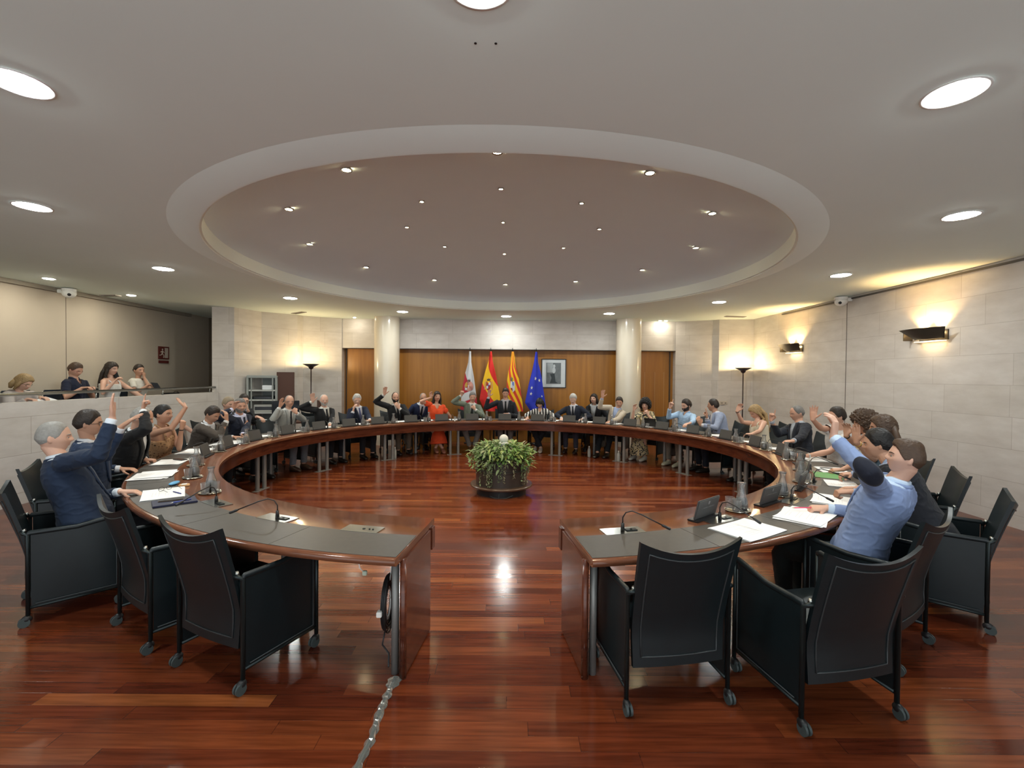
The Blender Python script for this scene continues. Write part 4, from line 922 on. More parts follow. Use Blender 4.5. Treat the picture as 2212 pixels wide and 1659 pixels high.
flag(-0.53,'red and yellow Spanish flag with its coat of arms',[(0,-0.02),(0.15,-0.05),(0.34,-0.14),(0.55,-0.22),(0.80,-0.28),(0.92,-0.20),(1,-0.10)],[(0,0.03),(0.15,0.05),(0.38,0.14),(0.62,0.21),(0.75,0.25),(1,0.26)],flagmat('flag_spain_cloth',fm2),
 [('shield',[[(0.26,0.50),(0.56,0.50),(0.56,0.60),(0.41,0.67),(0.26,0.60)]],fr_),('shield_quarter',[sq(0.42,0.54,0.515,0.565),sq(0.29,0.40,0.575,0.62)],fw_),('shield_centre',[circ(0.41,0.57,0.035,0.018)],fb_),('pillar',[sq(0.17,0.21,0.50,0.64),sq(0.62,0.66,0.50,0.64)],fp_),('crown',[[(0.30,0.49),(0.28,0.455),(0.35,0.47),(0.41,0.44),(0.47,0.47),(0.54,0.455),(0.52,0.49)]],fd_)])
flag(0.035,'yellow and red striped Aragon flag with a blue and white shield',[(0,-0.02),(0.2,-0.05),(0.32,-0.10),(0.5,-0.14),(0.7,-0.14),(0.9,-0.04),(1,0.02)],[(0,0.04),(0.25,0.08),(0.45,0.17),(0.66,0.22),(0.85,0.27),(1,0.29)],flagmat('flag_aragon_cloth',fm3),
 [('shield',[[(0.30,0.46),(0.62,0.50),(0.60,0.64),(0.44,0.68),(0.26,0.60)]],fw_),('shield_quarter',[[(0.44,0.50),(0.60,0.52),(0.58,0.61),(0.42,0.60)]],fb_),('tree_quarter',[[(0.28,0.42),(0.48,0.44),(0.44,0.50),(0.28,0.49)]],fg_),('striped_quarter',[[(0.30,0.60),(0.42,0.61),(0.43,0.66),(0.30,0.63)]],fr_)])
flag(0.65,'blue European flag with yellowish white stars',[(0,-0.02),(0.15,-0.05),(0.34,-0.11),(0.55,-0.19),(0.85,-0.28),(0.98,-0.15),(1,-0.12)],[(0,0.03),(0.18,0.05),(0.38,0.13),(0.62,0.19),(0.9,0.26),(1,0.29)],flagmat('flag_europe_cloth',fm4),
 [('star',[star(0.46,0.445,0.11,0.036,0.2)],fw_),('star',[star(0.78,0.475,0.10,0.034,-0.2)],fw_),('star',[star(0.24,0.60,0.09,0.033)],fw_),('star',[star(0.24,0.70,0.085,0.032,0.1)],fw_),('star',[star(0.86,0.74,0.05,0.022)],fw_)])
# ------------------------------------------------------------------ people
DG=bpy.context.evaluated_depsgraph_get
def voxelize(bm,vox,smooth=2,fac=0.5):
    bmesh.ops.recalc_face_normals(bm,faces=bm.faces[:])
    me=bpy.data.meshes.new('tmp'); bm.to_mesh(me); bm.free()
    o=bpy.data.objects.new('tmp',me); C.objects.link(o)
    r=o.modifiers.new('r','REMESH'); r.mode='VOXEL'; r.voxel_size=vox; r.adaptivity=0.0
    s=o.modifiers.new('s','SMOOTH'); s.iterations=smooth; s.factor=fac
    dg=DG(); ev=o.evaluated_get(dg); out=bpy.data.meshes.new_from_object(ev)
    bpy.data.objects.remove(o); bpy.data.meshes.remove(me)
    out.materials.clear()
    return out
def crumple(me,amp,seed=0.0):
    me.update(); co=[v.co.copy() for v in me.vertices]; no=[v.normal.copy() for v in me.vertices]
    for v,c,n_ in zip(me.vertices,co,no):
        q=Vector((c.x*7+seed,c.y*7,c.z*11)); f=noise.noise(q); g_=1-abs(noise.noise(q*1.7+Vector((3,1,seed)))*2)
        v.co=c+n_*(amp*(f*0.8+max(0,g_-0.55)*1.6-0.3))
    return me
def keep_faces(me,fn):
    bm=NB(); bm.from_mesh(me); dl=[f for f in bm.faces if not fn(f.calc_center_median())]
    bmesh.ops.delete(bm,geom=dl,context='FACES'); bm.to_mesh(me); bm.free()
def gauss(x,s): return math.exp(-0.5*(x/s)**2)
def head_r(d,w_=1.0,fem=0.0):
    """radius of the head in direction d (x right, y forward, z up), metres"""
    x,y,z=d
    a,b,c=0.076*w_,0.097,0.118
    if z<0: a*=1-0.25*(-z)**1.6; 
    if z<0 and y>0: b*=1-0.04*(-z)
    if z<-0.1 and y<0: b*=1-0.26*min(1,(-z-0.1)/0.6)
    e=2.25
    r=(abs(x/a)**e+abs(y/b)**e+abs(z/c)**e)**(-1/e)
    if y>0:
        az=math.degrees(math.atan2(x,y)); el=math.degrees(math.asin(max(-1,min(1,z))))
        nose=0.006*gauss(az,6)*gauss(el-4,8)+0.020*gauss(az,7.5)*gauss(el+9,6.5)+0.004*gauss(abs(az)-9,5)*gauss(el+13,4)
        sock=-0.0075*gauss(abs(az)-20,8.5)*gauss(el-2,6)
        brow=0.004*gauss(abs(az)-18,14)*gauss(el-13,5)
        lips=0.0055*gauss(az,12)*(gauss(el+26,2.6)+gauss(el+32,2.8))-0.003*gauss(az,12)*gauss(el+29,1.5)
        chin=0.008*gauss(az,16)*gauss(el+50,9)
        cheek=0.004*gauss(abs(az)-36,14)*gauss(el+12,11)
        r+=nose+sock+brow+lips+chin*(1-0.3*fem)+cheek
    return r
def star_surface(bm,fn,M,nu=80,nv=50):
    rows=[]
    for j in range(1,nv):
        th=PI*j/nv; row=[]
        for i in range(nu):
            ph=2*PI*i/nu; d=Vector((math.sin(th)*math.sin(ph),math.sin(th)*math.cos(ph),math.cos(th)))
            row.append(bm.verts.new(M@(d*fn(d))))
        rows.append(row)
    t=bm.verts.new(M@(Vector((0,0,1))*fn(Vector((0,0,1))))); b=bm.verts.new(M@(Vector((0,0,-1))*fn(Vector((0,0,-1)))))
    for p,q in zip(rows,rows[1:]):
        for i in range(nu): bm.faces.new((p[i],p[(i+1)%nu],q[(i+1)%nu],q[i]))
    for i in range(nu):
        bm.faces.new((t,rows[0][(i+1)%nu],rows[0][i])); bm.faces.new((b,rows[-1][i],rows[-1][(i+1)%nu]))
def sstep(x,a,b):
    t=max(0,min(1,(x-a)/(b-a))) if b!=a else (1 if x>a else 0); return t*t*(3-2*t)
def hair_t(style,d,seed=0):
    """thickness of hair above the skull in direction d; negative = none"""
    x,y,z=d; az=abs(math.degrees(math.atan2(x,y))); el=math.degrees(math.asin(max(-1,min(1,z))))
    # hairline elevation as a function of azimuth (0 front .. 180 back)
    hl=[(0,40),(25,40),(45,30),(62,8),(75,-8),(84,-4),(96,-4),(110,-28),(140,-38),(180,-42)]
    th=0.010
    if style=='buzz': th=0.005; hl=[(0,46),(30,42),(50,28),(62,8),(78,-6),(84,4),(96,4),(110,-26),(140,-36),(180,-38)]
    if style=='bald': th=0.006; hl=[(0,88),(60,80),(70,34),(80,6),(86,8),(96,8),(110,-24),(140,-34),(180,-36)]
    if style=='balding': th=0.008; hl=[(0,62),(25,58),(45,36),(62,12),(78,-6),(84,2),(96,2),(110,-26),(140,-36),(180,-38)]
    if style in('quiff','thick'): th=0.017
    if style in('bob','long','updo','bangs'): th=0.020; hl=[(0,36),(25,36),(45,22),(60,0),(75,-30),(90,-48),(120,-52),(180,-55)]
    if style=='bangs': hl=[(0,22),(30,20),(50,6),(62,-14),(75,-38),(90,-50),(180,-55)]
    if style=='bun': th=0.010; hl=[(0,38),(30,34),(50,22),(66,2),(80,0),(90,-2),(110,-30),(180,-40)]
    if style=='curly': th=0.052; hl=[(0,30),(25,26),(45,6),(60,-16),(75,-34),(90,-46),(180,-55)]
    for (a0,e0),(a1,e1) in zip(hl,hl[1:]):
        if az<=a1: h=e0+(e1-e0)*(az-a0)/(a1-a0); break
    else: h=hl[-1][1]
    m=sstep(el,h-3,h+5)
    t=th*((0.30+0.70*sstep(el,h+4,h+40)) if style not in('bob','long','bangs','curly','updo') else 1.0)
    if style=='bald' : t*=1-0.0*el
    if style in('quiff',) and y>0.1: t+=0.022*gauss(el-62,16)*gauss(az,50)
    if style in('thick','short') : t+=0.006*sstep(el,30,70)
    if style=='quiff' and el<35: t*=0.45
    if style=='fade': t=0.004+0.012*sstep(el,36,62)+0.010*gauss(el-50,13)*gauss(az,50)
    nz=noise.noise(Vector((x*4+seed,y*4,z*4)))*0.3+noise.noise(Vector((x*22,y*9+seed,z*9)))*0.35
    if style=='curly': nz=noise.noise(Vector((x*9+seed,y*9,z*9)))*0.7+noise.noise(Vector((x*20+seed,y*20,z*20)))*0.35
    t*=1+nz*0.6
    return -0.010+(t+0.010)*m
SKIN={'a':(0.62,0.37,0.27),'b':(0.56,0.315,0.22),'c':(0.48,0.265,0.175),'d':(0.66,0.43,0.33)}
HAIR={'black':(0.008,0.007,0.007),'dark':(0.022,0.014,0.010),'brown':(0.060,0.033,0.018),'grey':(0.27,0.26,0.24),'white':(0.48,0.47,0.44),'saltpepper':(0.15,0.143,0.135),'blond':(0.33,0.22,0.10),'ash':(0.26,0.20,0.13)}
def fabric(c,nm='fabric'):
    if max(c)<0.12: c=tuple(x*0.6 for x in c)
    return mat('%s_%d_%d_%d'%(nm,c[0]*1999,c[1]*1999,c[2]*1999),c,0.85,bump=(45,0.25,0.003),var=(40,0.10),sheen=0.04)
def hairmat(k):
    key='hair_'+k
    if key in MATS: return MATS[key]
    c=HAIR[k]; m=mat(key,c,0.55,bump=(90,0.5,0.002),var=(55,0.35)); return m
def skinmat(k): return mat('skin_'+k,SKIN[k],0.5,bump=(60,0.05,0.001),var=(9,0.05))
# rest torso sections: z, half width, front depth, back depth   (pelvis centre at the origin)
TOR=[(-0.10,0.150,0.10,0.11),(-0.04,0.172,0.115,0.13),(0.04,0.165,0.115,0.12),(0.12,0.148,0.110,0.105),(0.20,0.145,0.108,0.100),(0.28,0.158,0.112,0.105),(0.36,0.170,0.112,0.112),(0.42,0.172,0.098,0.108),(0.46,0.160,0.080,0.092),(0.495,0.120,0.064,0.075),(0.525,0.070,0.055,0.062)]
def tor_at(z,inf=0.0,belly=0.0):
    for a,b in zip(TOR,TOR[1:]):
        if z<=b[0] or b is TOR[-1]:
            t=max(0,min(1,(z-a[0])/(b[0]-a[0]))); w_=[a[i]+(b[i]-a[i])*t for i in range(4)]; break
    bl=belly*gauss(z-0.10,0.12)
    return w_[1]+inf+bl*0.5,w_[2]+inf+bl,w_[3]+inf
def torso(bm,M,z0,z1,inf,belly=0.0,bust=0.0,n=28,k=16,flare=0.0):
    secs=[]
    R3=M.to_3x3()
    rows=[]
    for j in range(k+1):
        z=z0+(z1-z0)*j/k; hw,f,b=tor_at(z,inf,belly)
        fl=flare*max(0,(-0.02-z))/0.1; hw+=fl; f+=fl*0.4; b+=fl*0.6
        row=[]
        for i in range(n):
            t=2*PI*i/n; c,s=math.cos(t),math.sin(t); e=2.4
            cx=math.copysign(abs(c)**(2/e),c); sx=math.copysign(abs(s)**(2/e),s)
            y=sx*(f if s>0 else b); x=cx*hw
            if bust and s>0: y+=bust*gauss(z-0.30,0.05)*(gauss(abs(x)-0.075,0.045))
            row.append(bm.verts.new(M@Vector((x,y,z))))
        rows.append(row)
    for p,q in zip(rows,rows[1:]):
        for i in range(n): bm.faces.new((p[i],p[(i+1)%n],q[(i+1)%n],q[i]))
    bm.faces.new(rows[0][::-1]); bm.faces.new(rows[-1])
def front_y(x,z,inf,belly=0.0):
    hw,f,b=tor_at(z,inf,belly); u=min(0.98,abs(x)/hw); return f*(1-u**2.4)**(1/2.4)
FP={'open':((6,8,6),0.9),'relax':((22,26,18),0.3),'fist':((70,85,55),0.0),'point':((70,85,55),0.0),'hold':((40,50,30),0.2),'flat':((4,6,4),0.35),'two':((70,85,55),0.0),'claw':((35,30,20),1.2)}
def hand(bm,Wp,f,n,side,pose,sc=1.0,thick=1.0):
    """Wp wrist, f finger direction, n palm normal, side +1 right hand / -1 left"""
    f=f.normalized(); n=(n-f*n.dot(f)).normalized(); s=n.cross(f).normalized()  # +x like
    th=-s*side                   # thumb side
    def L(a,b,c): return Wp+(f*a+n*b+th*c)*sc
    loft(bm,[(L(-0.015,0,0),th,n,0.026*sc,0.020*sc),(L(0.015,0,0.002),th,n,0.031*sc,0.019*sc),(L(0.05,0,0.002),th,n,0.041*sc,0.017*sc),(L(0.085,-0.001,0.0),th,n,0.042*sc,0.014*sc),(L(0.098,-0.002,0.0),th,n,0.038*sc,0.010*sc)],14)
    bends,spl=FP[pose]
    for k,(off,lens,sa) in enumerate(((0.030,(0.040,0.026,0.020),8),(0.010,(0.044,0.029,0.022),2),(-0.011,(0.041,0.027,0.021),-4),(-0.031,(0.032,0.021,0.018),-11))):
        bd=bends
        if pose=='point' and k==0: bd=(4,4,4)
        if pose=='two' and k<2: bd=(4,6,4)
        if pose in('relax','hold'): bd=tuple(b*(1+0.12*k) for b in bends)
        a=rad(sa*spl); d=(f*math.cos(a)+th*math.sin(a)); p=L(0.090,-0.001,off); pts=[p-d*0.012*sc,p]; ang_=0
        for b,l in zip(bd,lens):
            ang_+=rad(b); v=d*math.cos(ang_)+n*math.sin(ang_); p=p+v*l*sc; pts.append(p)
        r0=0.0092*thick*sc; tube(bm,pts,[r0*1.05,r0,r0*0.95,r0*0.88,r0*0.72],8)
    # thumb leaves the side of the palm
    p=L(0.025,0.004,0.026)
    if pose in('fist','point','two'): dirs=[(0.6,0.35,0.55),(0.75,0.55,-0.25),(0.45,0.5,-0.7)]
    elif pose in('flat',): dirs=[(0.75,0.1,0.6),(0.9,0.05,0.35),(0.95,0.05,0.2)]
    elif pose in('relax','hold'): dirs=[(0.65,0.45,0.6),(0.85,0.4,0.2),(0.9,0.35,0.0)]
    else: dirs=[(0.6,0.2,0.75),(0.72,0.2,0.62),(0.8,0.15,0.5)]
    pts=[p-(f*0.01)*sc,p]
    for (a,b,c),l in zip(dirs,(0.038,0.032,0.024)):
        v=(f*a+n*b+th*c).normalized(); p=p+v*l*sc; pts.append(p)
    r0=0.0115*thick*sc; tube(bm,pts,[r0*1.1,r0*1.1,r0,r0*0.9,r0*0.7],8)
def ik(Sh,Wr,l1,l2,pole):
    d=Wr-Sh; D=d.length; mx=(l1+l2)*0.985
    if D>mx: Wr=Sh+d*(mx/D); d=Wr-Sh; D=mx
    u=d.normalized(); a=(l1*l1-l2*l2+D*D)/(2*D); h=math.sqrt(max(0,l1*l1-a*a))
    p=pole-u*pole.dot(u)
    if p.length<1e-4: p=Vector((0,0,-1))-u*u.dot(Vector((0,0,-1)))
    return Sh+u*a+p.normalized()*h,Wr
NOREACH=[]
def person(P):
    Hd=Vector(P['head']); fd=rad(P['face'])   # facing heading (compass deg) of the body
    F=Vector((math.sin(fd),math.cos(fd),0)); Rt=Vector((F.y,-F.x,0)); U=Vector((0,0,1))
    zfl=P.get('floor',0.0)
    seatz=zfl+0.50
    pel=Vector(P['pelvis']) if 'pelvis' in P else Vector((Hd.x,Hd.y,0))-F*P.get('back',0.10)
    pel.z=zfl+0.555
    up=(Hd-pel); Lh=up.length; k=Lh/0.652; kk=max(0.88,min(1.10,k*0.96))
    u=up.normalized(); x=(Rt-u*Rt.dot(u)).normalized()
    tw=rad(P.get('twist',0)); 
    y=u.cross(x)
    if y.dot(F)<0: y=-y
    x2=x*math.cos(tw)+y*math.sin(tw)*(-1 if False else 1); y2=(y*math.cos(tw)-x*math.sin(tw))
    M=Matrix.Translation(pel)@Matrix(((x2.x*kk,y2.x*kk,u.x*k),(x2.y*kk,y2.y*kk,u.y*k),(x2.z*kk,y2.z*kk,u.z*k))).to_4x4()
    fem=P.get('fem',0); belly=P.get('belly',0.0); bust=0.03 if fem else 0.0
    near=P.get('near',0); vb=(0.0048,0.0062,0.0078)[2-near] if True else 0.007; vb={2:0.0048,1:0.0062,0:0.0078}[near]; vc={2:0.007,1:0.009,0:0.011}[near]
    skin=skinmat(P.get('skin','a'))
    wsc=0.90 if fem else 1.0
    # head frame
    hy=fd+rad(P.get('hyaw',0)); hp=rad(P.get('hpitch',0)); hr=rad(P.get('hroll',0))
    HM=Matrix.Translation(Hd)@Matrix.Rotation(-hy,4,'Z')@Matrix.Rotation(hp,4,'X')@Matrix.Rotation(hr,4,'Y')
    hs=P.get('hscale',1.0); HM=HM@Matrix.Scale(hs,4)
    # joints
    sh={}; el={}; wr={}
    for s,key in ((1,'r'),(-1,'l')):
        A=P.get(key); Sh=M@Vector((s*0.172*wsc,0.0,0.438))
        if A:
            Wt=Vector(A[0]); Sh=Sh+(Wt-Sh).normalized()*0.02
            if Wt.z>Sh.z: Sh=Sh+Vector((0,0,0.03*min(1,(Wt.z-Sh.z)/0.3)))
        else:
            Wt=pel+F*0.30+Rt*s*0.16+U*0.10; 
        pole=Vector(A[4]) if A and len(A)>4 and A[4] else (Rt*s*0.6-U*0.9-F*0.15)
        if A and A[2]=='rest_': pass
        E_,W_=ik(Sh,Wt,0.295*kk,0.265*kk,pole)
        if (W_-Wt).length>0.03: NOREACH.append((P['key'],key,round((W_-Wt).length,3)))
        sh[s],el[s],wr[s]=Sh,E_,W_
    # ---------- body
    bm=NB()
    star_surface(bm,lambda d: head_r(d,wsc*0.5+0.5,fem),HM)
    for s in (-1,1):
        ell(bm,HM@Vector((s*0.074,-0.010,-0.008)),(0.0085,0.014,0.029),M=(HM.to_3x3()@Matrix.Rotation(rad(18*s),3,'Z')@Matrix.Rotation(rad(8),3,'X')),u=12,v=8)
    nb=M@Vector((0,0.0,0.50)); nh=HM@Vector((0,-0.014,-0.065))
    nr=0.046 if fem else 0.056
    tube(bm,[M@Vector((0,-0.01,0.44)),nb,nb.lerp(nh,0.5),nh,HM@Vector((0,-0.012,-0.03)),HM@Vector((0,-0.01,0.02))],[nr*1.25,nr*0.98,nr*0.94,nr*0.95,nr*0.95,nr*0.6],16)
    torso(bm,M,-0.10,0.495,-0.012,belly,bust)
    for s in (-1,1):
        ell(bm,M@Vector((s*0.145*wsc,0,0.425)),(0.048,0.046,0.046))
        a=0.041 if fem else 0.045
        tube(bm,[M@Vector((s*0.13*wsc,0,0.43)),sh[s],sh[s].lerp(el[s],0.35),sh[s].lerp(el[s],0.8),el[s],el[s].lerp(wr[s],0.28),el[s].lerp(wr[s],0.7),wr[s]],[a*1.05,a*1.12,a,a*0.82,a*0.80,a*0.86,a*0.66,a*0.56],14)
        A=P.get('r' if s>0 else 'l')
        if A:
            f=Vector(A[1]) if A[1] else (wr[s]-el[s]); pose=A[2]; nn=Vector(A[3]) if A[3] else F
        else: f=F-U*0.15; pose='relax'; nn=-U
        hand(bm,wr[s],f,nn,s,pose,0.94 if fem else 1.02,1.0 if near else 1.12)
    # legs
    knees={};ank={}
    lg=P.get('legs','std')
    for s in (-1,1):
        hip=M@Vector((s*0.09,0.02,-0.02)); 
        kx=s*0.12; ky=0.43; ax=s*0.12; ay=0.40; 
        if lg=='crossed': ax=-s*0.07; ay=0.50+0.05*s
        if lg=='stretch': ay=0.62+0.05*s; ax=s*0.09
        if lg=='wide': kx=s*0.20; ax=s*0.15
        if lg=='tucked': ay=0.20; ax=s*0.10
        if lg=='vee': kx=s*0.17; ax=s*0.05; ay=0.42
        kn=Vector((pel.x,pel.y,zfl+0.49))+F*ky+Rt*kx; an=Vector((pel.x,pel.y,zfl+0.09))+F*ay+Rt*ax
        knees[s],ank[s]=kn,an
        tube(bm,[hip,hip.lerp(kn,0.5),kn,kn.lerp(an,0.3),kn.lerp(an,0.75),an],[0.080,0.070,0.052,0.052,0.038,0.036],14)
        ft=an+F*0.14-U*0.055
        tube(bm,[an+U*0.02,an-U*0.03+F*0.01,ft],[0.036,0.036,0.024],10)
    me=voxelize(bm,vb,2,0.4); 
    root=obj('person',me,skin,None,True); tag(root,P['label'],'person',P.get('group'))
    # ---------- face pieces
    eyem=mat('eye_white',(0.55,0.53,0.50),0.25); irm=mat('iris_dark',(0.02,0.014,0.01),0.2)
    closed=P.get('hpitch',0)<-14
    for s in (-1,1):
        a=rad(20*s); e_=rad(1.0); d=Vector((math.cos(e_)*math.sin(a),math.cos(e_)*math.cos(a),math.sin(e_))); r_=head_r(d,wsc*0.5+0.5,fem)
        if not closed:
            b=NB(); ell(b,HM@(d*(r_-0.0085)),(0.0125*hs,)*3,u=14,v=10); ey=obj('eye',b,eyem,root,True)
            b=NB(); ell(b,HM@(d*(r_+0.0002)+Vector((0,0,-0.001))),(0.0052*hs,0.0052*hs,0.0052*hs),u=10,v=8); obj('iris',b,irm,ey,True)
        b=NB(); pts=[]
        for q in range(5):
            az=rad((9+q*6.5)*s); ee=rad(12.5+2.2*math.sin(PI*q/4)); dd=Vector((math.cos(ee)*math.sin(az),math.cos(ee)*math.cos(az),math.sin(ee))); pts.append(HM@(dd*(head_r(dd,wsc*0.5+0.5,fem)+0.0008)))
        tube(b,pts,[0.0018,0.0035,0.0036,0.003,0.0014],6); obj('eyebrow',b,hairmat(P.get('brow',P['hair'][1])),root,True)
    b=NB()
    for e0,wd,rr in ((-27.0,11,0.0032),(-31.0,9.5,0.0038)):
        pts=[]
        for q in range(7):
            az=rad(-wd+2*wd*q/6); ee=rad(e0+(0.8 if e0>-29 else -0.9)*math.cos(az*6)); dd=Vector((math.cos(ee)*math.sin(az),math.cos(ee)*math.cos(az),math.sin(ee))); pts.append(HM@(dd*(head_r(dd,wsc*0.5+0.5,fem)-0.0013)))
        tube(b,pts,[0.0008,rr*0.7,rr,rr*0.92,rr,rr*0.7,0.0008],6)
    c0=SKIN[P.get('skin','a')]; obj('lips',b,mat('lips_%s%d'%(P.get('skin','a'),fem),(c0[0]*(0.85 if not fem else 0.95),c0[1]*(0.62 if not fem else 0.38),c0[2]*(0.66 if not fem else 0.45)),0.4),root,True)
    # ---------- hair
    st,hc=P['hair']; sd=P.get('seed',hash(P['key'])%7 if False else len(P['label'])%9); hm=hairmat(hc)
    fine=(144,96) if near or st=='curly' else (72,44)
    b=NB(); star_surface(b,lambda d: head_r(d,wsc*0.5+0.5,fem)+hair_t(st,d,sd),HM@Matrix.Scale(1.0,4),*fine)
    if st in('long','ponytail'):
        for kx,wd in ((-0.055,0.032),(-0.02,0.036),(0.02,0.036),(0.055,0.032)):
            L_=P.get('hairlen',0.26)
            p0=HM@Vector((kx*0.8,-0.065,0.02)); p1=HM@Vector((kx*1.25,-0.085,-0.10)); 
            p2=M@Vector((kx*1.5,-0.115,0.42)); p3=M@Vector((kx*1.6,-0.135,0.42-max(0,L_-0.16)))
            tube(b,[p0,p1,p2,p3],[wd,wd*1.1,wd*0.95,wd*0.35],10)
        for s in (-1,1):
            p0=HM@Vector((s*0.066,0.01,0.03)); p1=HM@Vector((s*0.084,0.005,-0.06)); p2=HM@Vector((s*0.088,-0.01,-0.14)); p3=M@Vector((s*0.095,0.07,0.40))
            tube(b,[p0,p1,p2,p3],[0.022,0.026,0.022,0.008],8)
    if st in('bob','bangs'):
        for s in (-1,1):
            tube(b,[HM@Vector((s*0.064,0.02,0.04)),HM@Vector((s*0.086,0.01,-0.03)),HM@Vector((s*0.082,0.0,-0.115))],[0.024,0.026,0.014],10)
            tube(b,[HM@Vector((s*0.05,-0.06,0.0)),HM@Vector((s*0.06,-0.075,-0.07)),HM@Vector((s*0.055,-0.07,-0.13))],[0.04,0.04,0.02],10)
    if st=='drape':
        pass
    if st=='bun': ell(b,HM@Vector((0,-0.115,0.0)),(0.042,0.035,0.042),u=18,v=12)
    if st=='curly':
        rr=random.Random(5)
        for q in range(46):
            v=Vector((rr.uniform(-1,1),rr.uniform(-1,0.35),rr.uniform(-0.75,1))).normalized()
            if v.y>0.35 and v.z<0.4: continue
            ell(b,HM@(v*(head_r(v)+0.040)),(0.022,0.022,0.020),u=8,v=6)
    obj('hair',b,hm,root,True)
    if P.get('beard'):
        bt=P.get('beardt',0.008)
        def bf(d):
            xx,yy,zz=d; az=abs(math.degrees(math.atan2(xx,yy))); e_=math.degrees(math.asin(zz))
            top=-18 if az<18 else (-20 if az<36 else -20+(az-36)*0.5)
            m_=sstep(-e_,-top-1,-top+5)*sstep(95-az,0,12)
            if az<13 and -34<e_<-24: m_*=0.15
            m_*=1-sstep(-e_,60,75)
            return head_r(d)-0.006+(bt+0.006)*m_*(1+0.3*noise.noise(Vector((xx*18,yy*18,zz*18))))
        b=NB(); star_surface(b,bf,HM,*fine); obj('beard',b,hairmat(P['beard']),root,True)
    if P.get('glasses'):
        b=NB(); gm=P['glasses']
        T=HM@Matrix.Translation((0,0.097,0.003))@Matrix.Scale(1.0,4)
        for s in (-1,1):
            tube(b,[T@Vector((s*(0.032+0.023*math.cos(t*PI/7)),-0.006-0.006*abs(math.cos(t*PI/7)),0.017*math.sin(t*PI/7))) for t in range(15)],0.0019,6,cap=False)
            tube(b,[T@Vector((s*0.056,-0.014,0.006)),T@Vector((s*0.079,-0.035,0.004)),T@Vector((s*0.081,-0.105,0.0))],0.0019,6)
        tube(b,[T@Vector((-0.010,0.0,0.004)),T@Vector((0.0,0.004,0.007)),T@Vector((0.010,0.0,0.004))],0.0019,6)
        obj('spectacles',b,mat('glasses_'+gm,(0.015,0.012,0.012) if gm=='dark' else (0.30,0.05,0.05) if gm=='red' else (0.35,0.32,0.28),0.3),root,True)
    # ---------- clothes
    top=P['top']; kind=top[0]; c1=top[1]; m1=c1 if not isinstance(c1,tuple) else fabric(c1)
    def sleeve(bm,s,r0,t0=0.0,t1=2.0,cuff=1.0,start=True):
        """t from shoulder 0 via elbow 1 to wrist 2"""
        def at(t): return sh[s].lerp(el[s],t) if t<=1 else el[s].lerp(wr[s],t-1)
        ts=[t for t in (0,0.3,0.65,0.92,1.0,1.12,1.4,1.7,1.9,2.0) if t<t1]+[t1]
        rad_=lambda t: r0*(1.08-0.22*t if t<=1 else 0.86-0.22*(t-1))
        pts=[M@Vector((s*0.125*wsc,0,0.43))]+[at(t) for t in ts]; rs=[r0*1.0]+[rad_(t) for t in ts]
        if near: rs=[r+0.0028*math.sin(i*2.4+s) for i,r in enumerate(rs)]
        tube(bm,pts,rs,16)
        return at(t1),(at(t1)-at(t1-0.05)).normalized(),rad_(t1)
    tk=kind
    slack=P.get('pants',(0.02,0.022,0.03)); mp_=slack if not isinstance(slack,tuple) else fabric(slack,'trousers')
    if not P.get('nolegs'):
        bm=NB()
        if P.get('skirt'):
            kn=(knees[1]+knees[-1])/2; hipc=M@Vector((0,0.0,-0.02)); an=(ank[1]+ank[-1])/2
            sl=P['skirt']
            tube(bm,[M@Vector((0,0,0.05)),hipc,hipc.lerp(kn,0.6),kn+F*0.02],[0.13,0.15,0.16,0.15],20,hint=(0,0,1),flat=0.55)
            tube(bm,[kn-F*0.03+U*0.02,kn.lerp(an,0.5*sl),kn.lerp(an,sl)],[0.12,0.17,0.20],20)
        else:
            torso(bm,M,-0.10,0.06,0.010,belly*0.6)
            for s in (-1,1):
                hip=M@Vector((s*0.09,0.02,-0.02)); kn,an=knees[s],ank[s]; a2=kn.lerp(an,P.get('pantlen',0.93))
                tube(bm,[hip,hip.lerp(kn,0.5),kn-F*0.02,kn.lerp(an,0.12),kn.lerp(an,0.5),a2],[0.098,0.090,0.074,0.072,0.060,0.056],14)
        me=crumple(voxelize(bm,max(0.010,vc),2,0.5),0.005,1.3); obj('skirt' if P.get('skirt') else 'trousers',me,mp_,root,True)
        sc_=P.get('shoes',(0.015,0.012,0.010))
        for s in (-1,1):
            an=ank[s]; b=NB(); 
            base=Vector((an.x,an.y,zfl))
            prof=[(-0.06,0.030,0.030,0.035),(-0.045,0.038,0.052,0.05),(0.0,0.040,0.060,0.055),(0.05,0.043,0.042,0.045),(0.12,0.048,0.032,0.036),(0.17,0.042,0.025,0.028),(0.20,0.022,0.015,0.018)]
            loft(b,[(base+F*yy+U*(hh*0.95+0.004),Rt,U,w_,hh) for yy,w_,hh,_ in prof],14,2.6)
            obj('shoe',b,mat('shoe_%d%d'%(sc_[0]*99,sc_[2]*99),sc_,0.35),root,True)
    def collar(col,parent=root,wide=0.0):
        b=NB(); n=22; rows=[]
        for i in range(n+1):
            t=rad(-158+316*i/n); x_=math.sin(t); y_=-math.cos(t)   # open at the front
            fr=(1+math.cos(PI-abs(t)))/2
            rx,ry=0.060+wide,0.058+wide
            dz=-0.028*sstep(abs(math.degrees(t)),95,158)
            p0=M@Vector((x_*rx,y_*ry-0.004,0.498+dz)); p1=M@Vector((x_*rx*0.97,y_*ry*0.97-0.004,0.538+dz)); p2=M@Vector((x_*(rx+0.010),y_*(ry+0.010)-0.004,0.532+dz)); p3=M@Vector((x_*(rx+0.016),y_*(ry+0.016)-0.004,0.496+dz))
            rows.append([b.verts.new(p) for p in (p0,p1,p2,p3)])
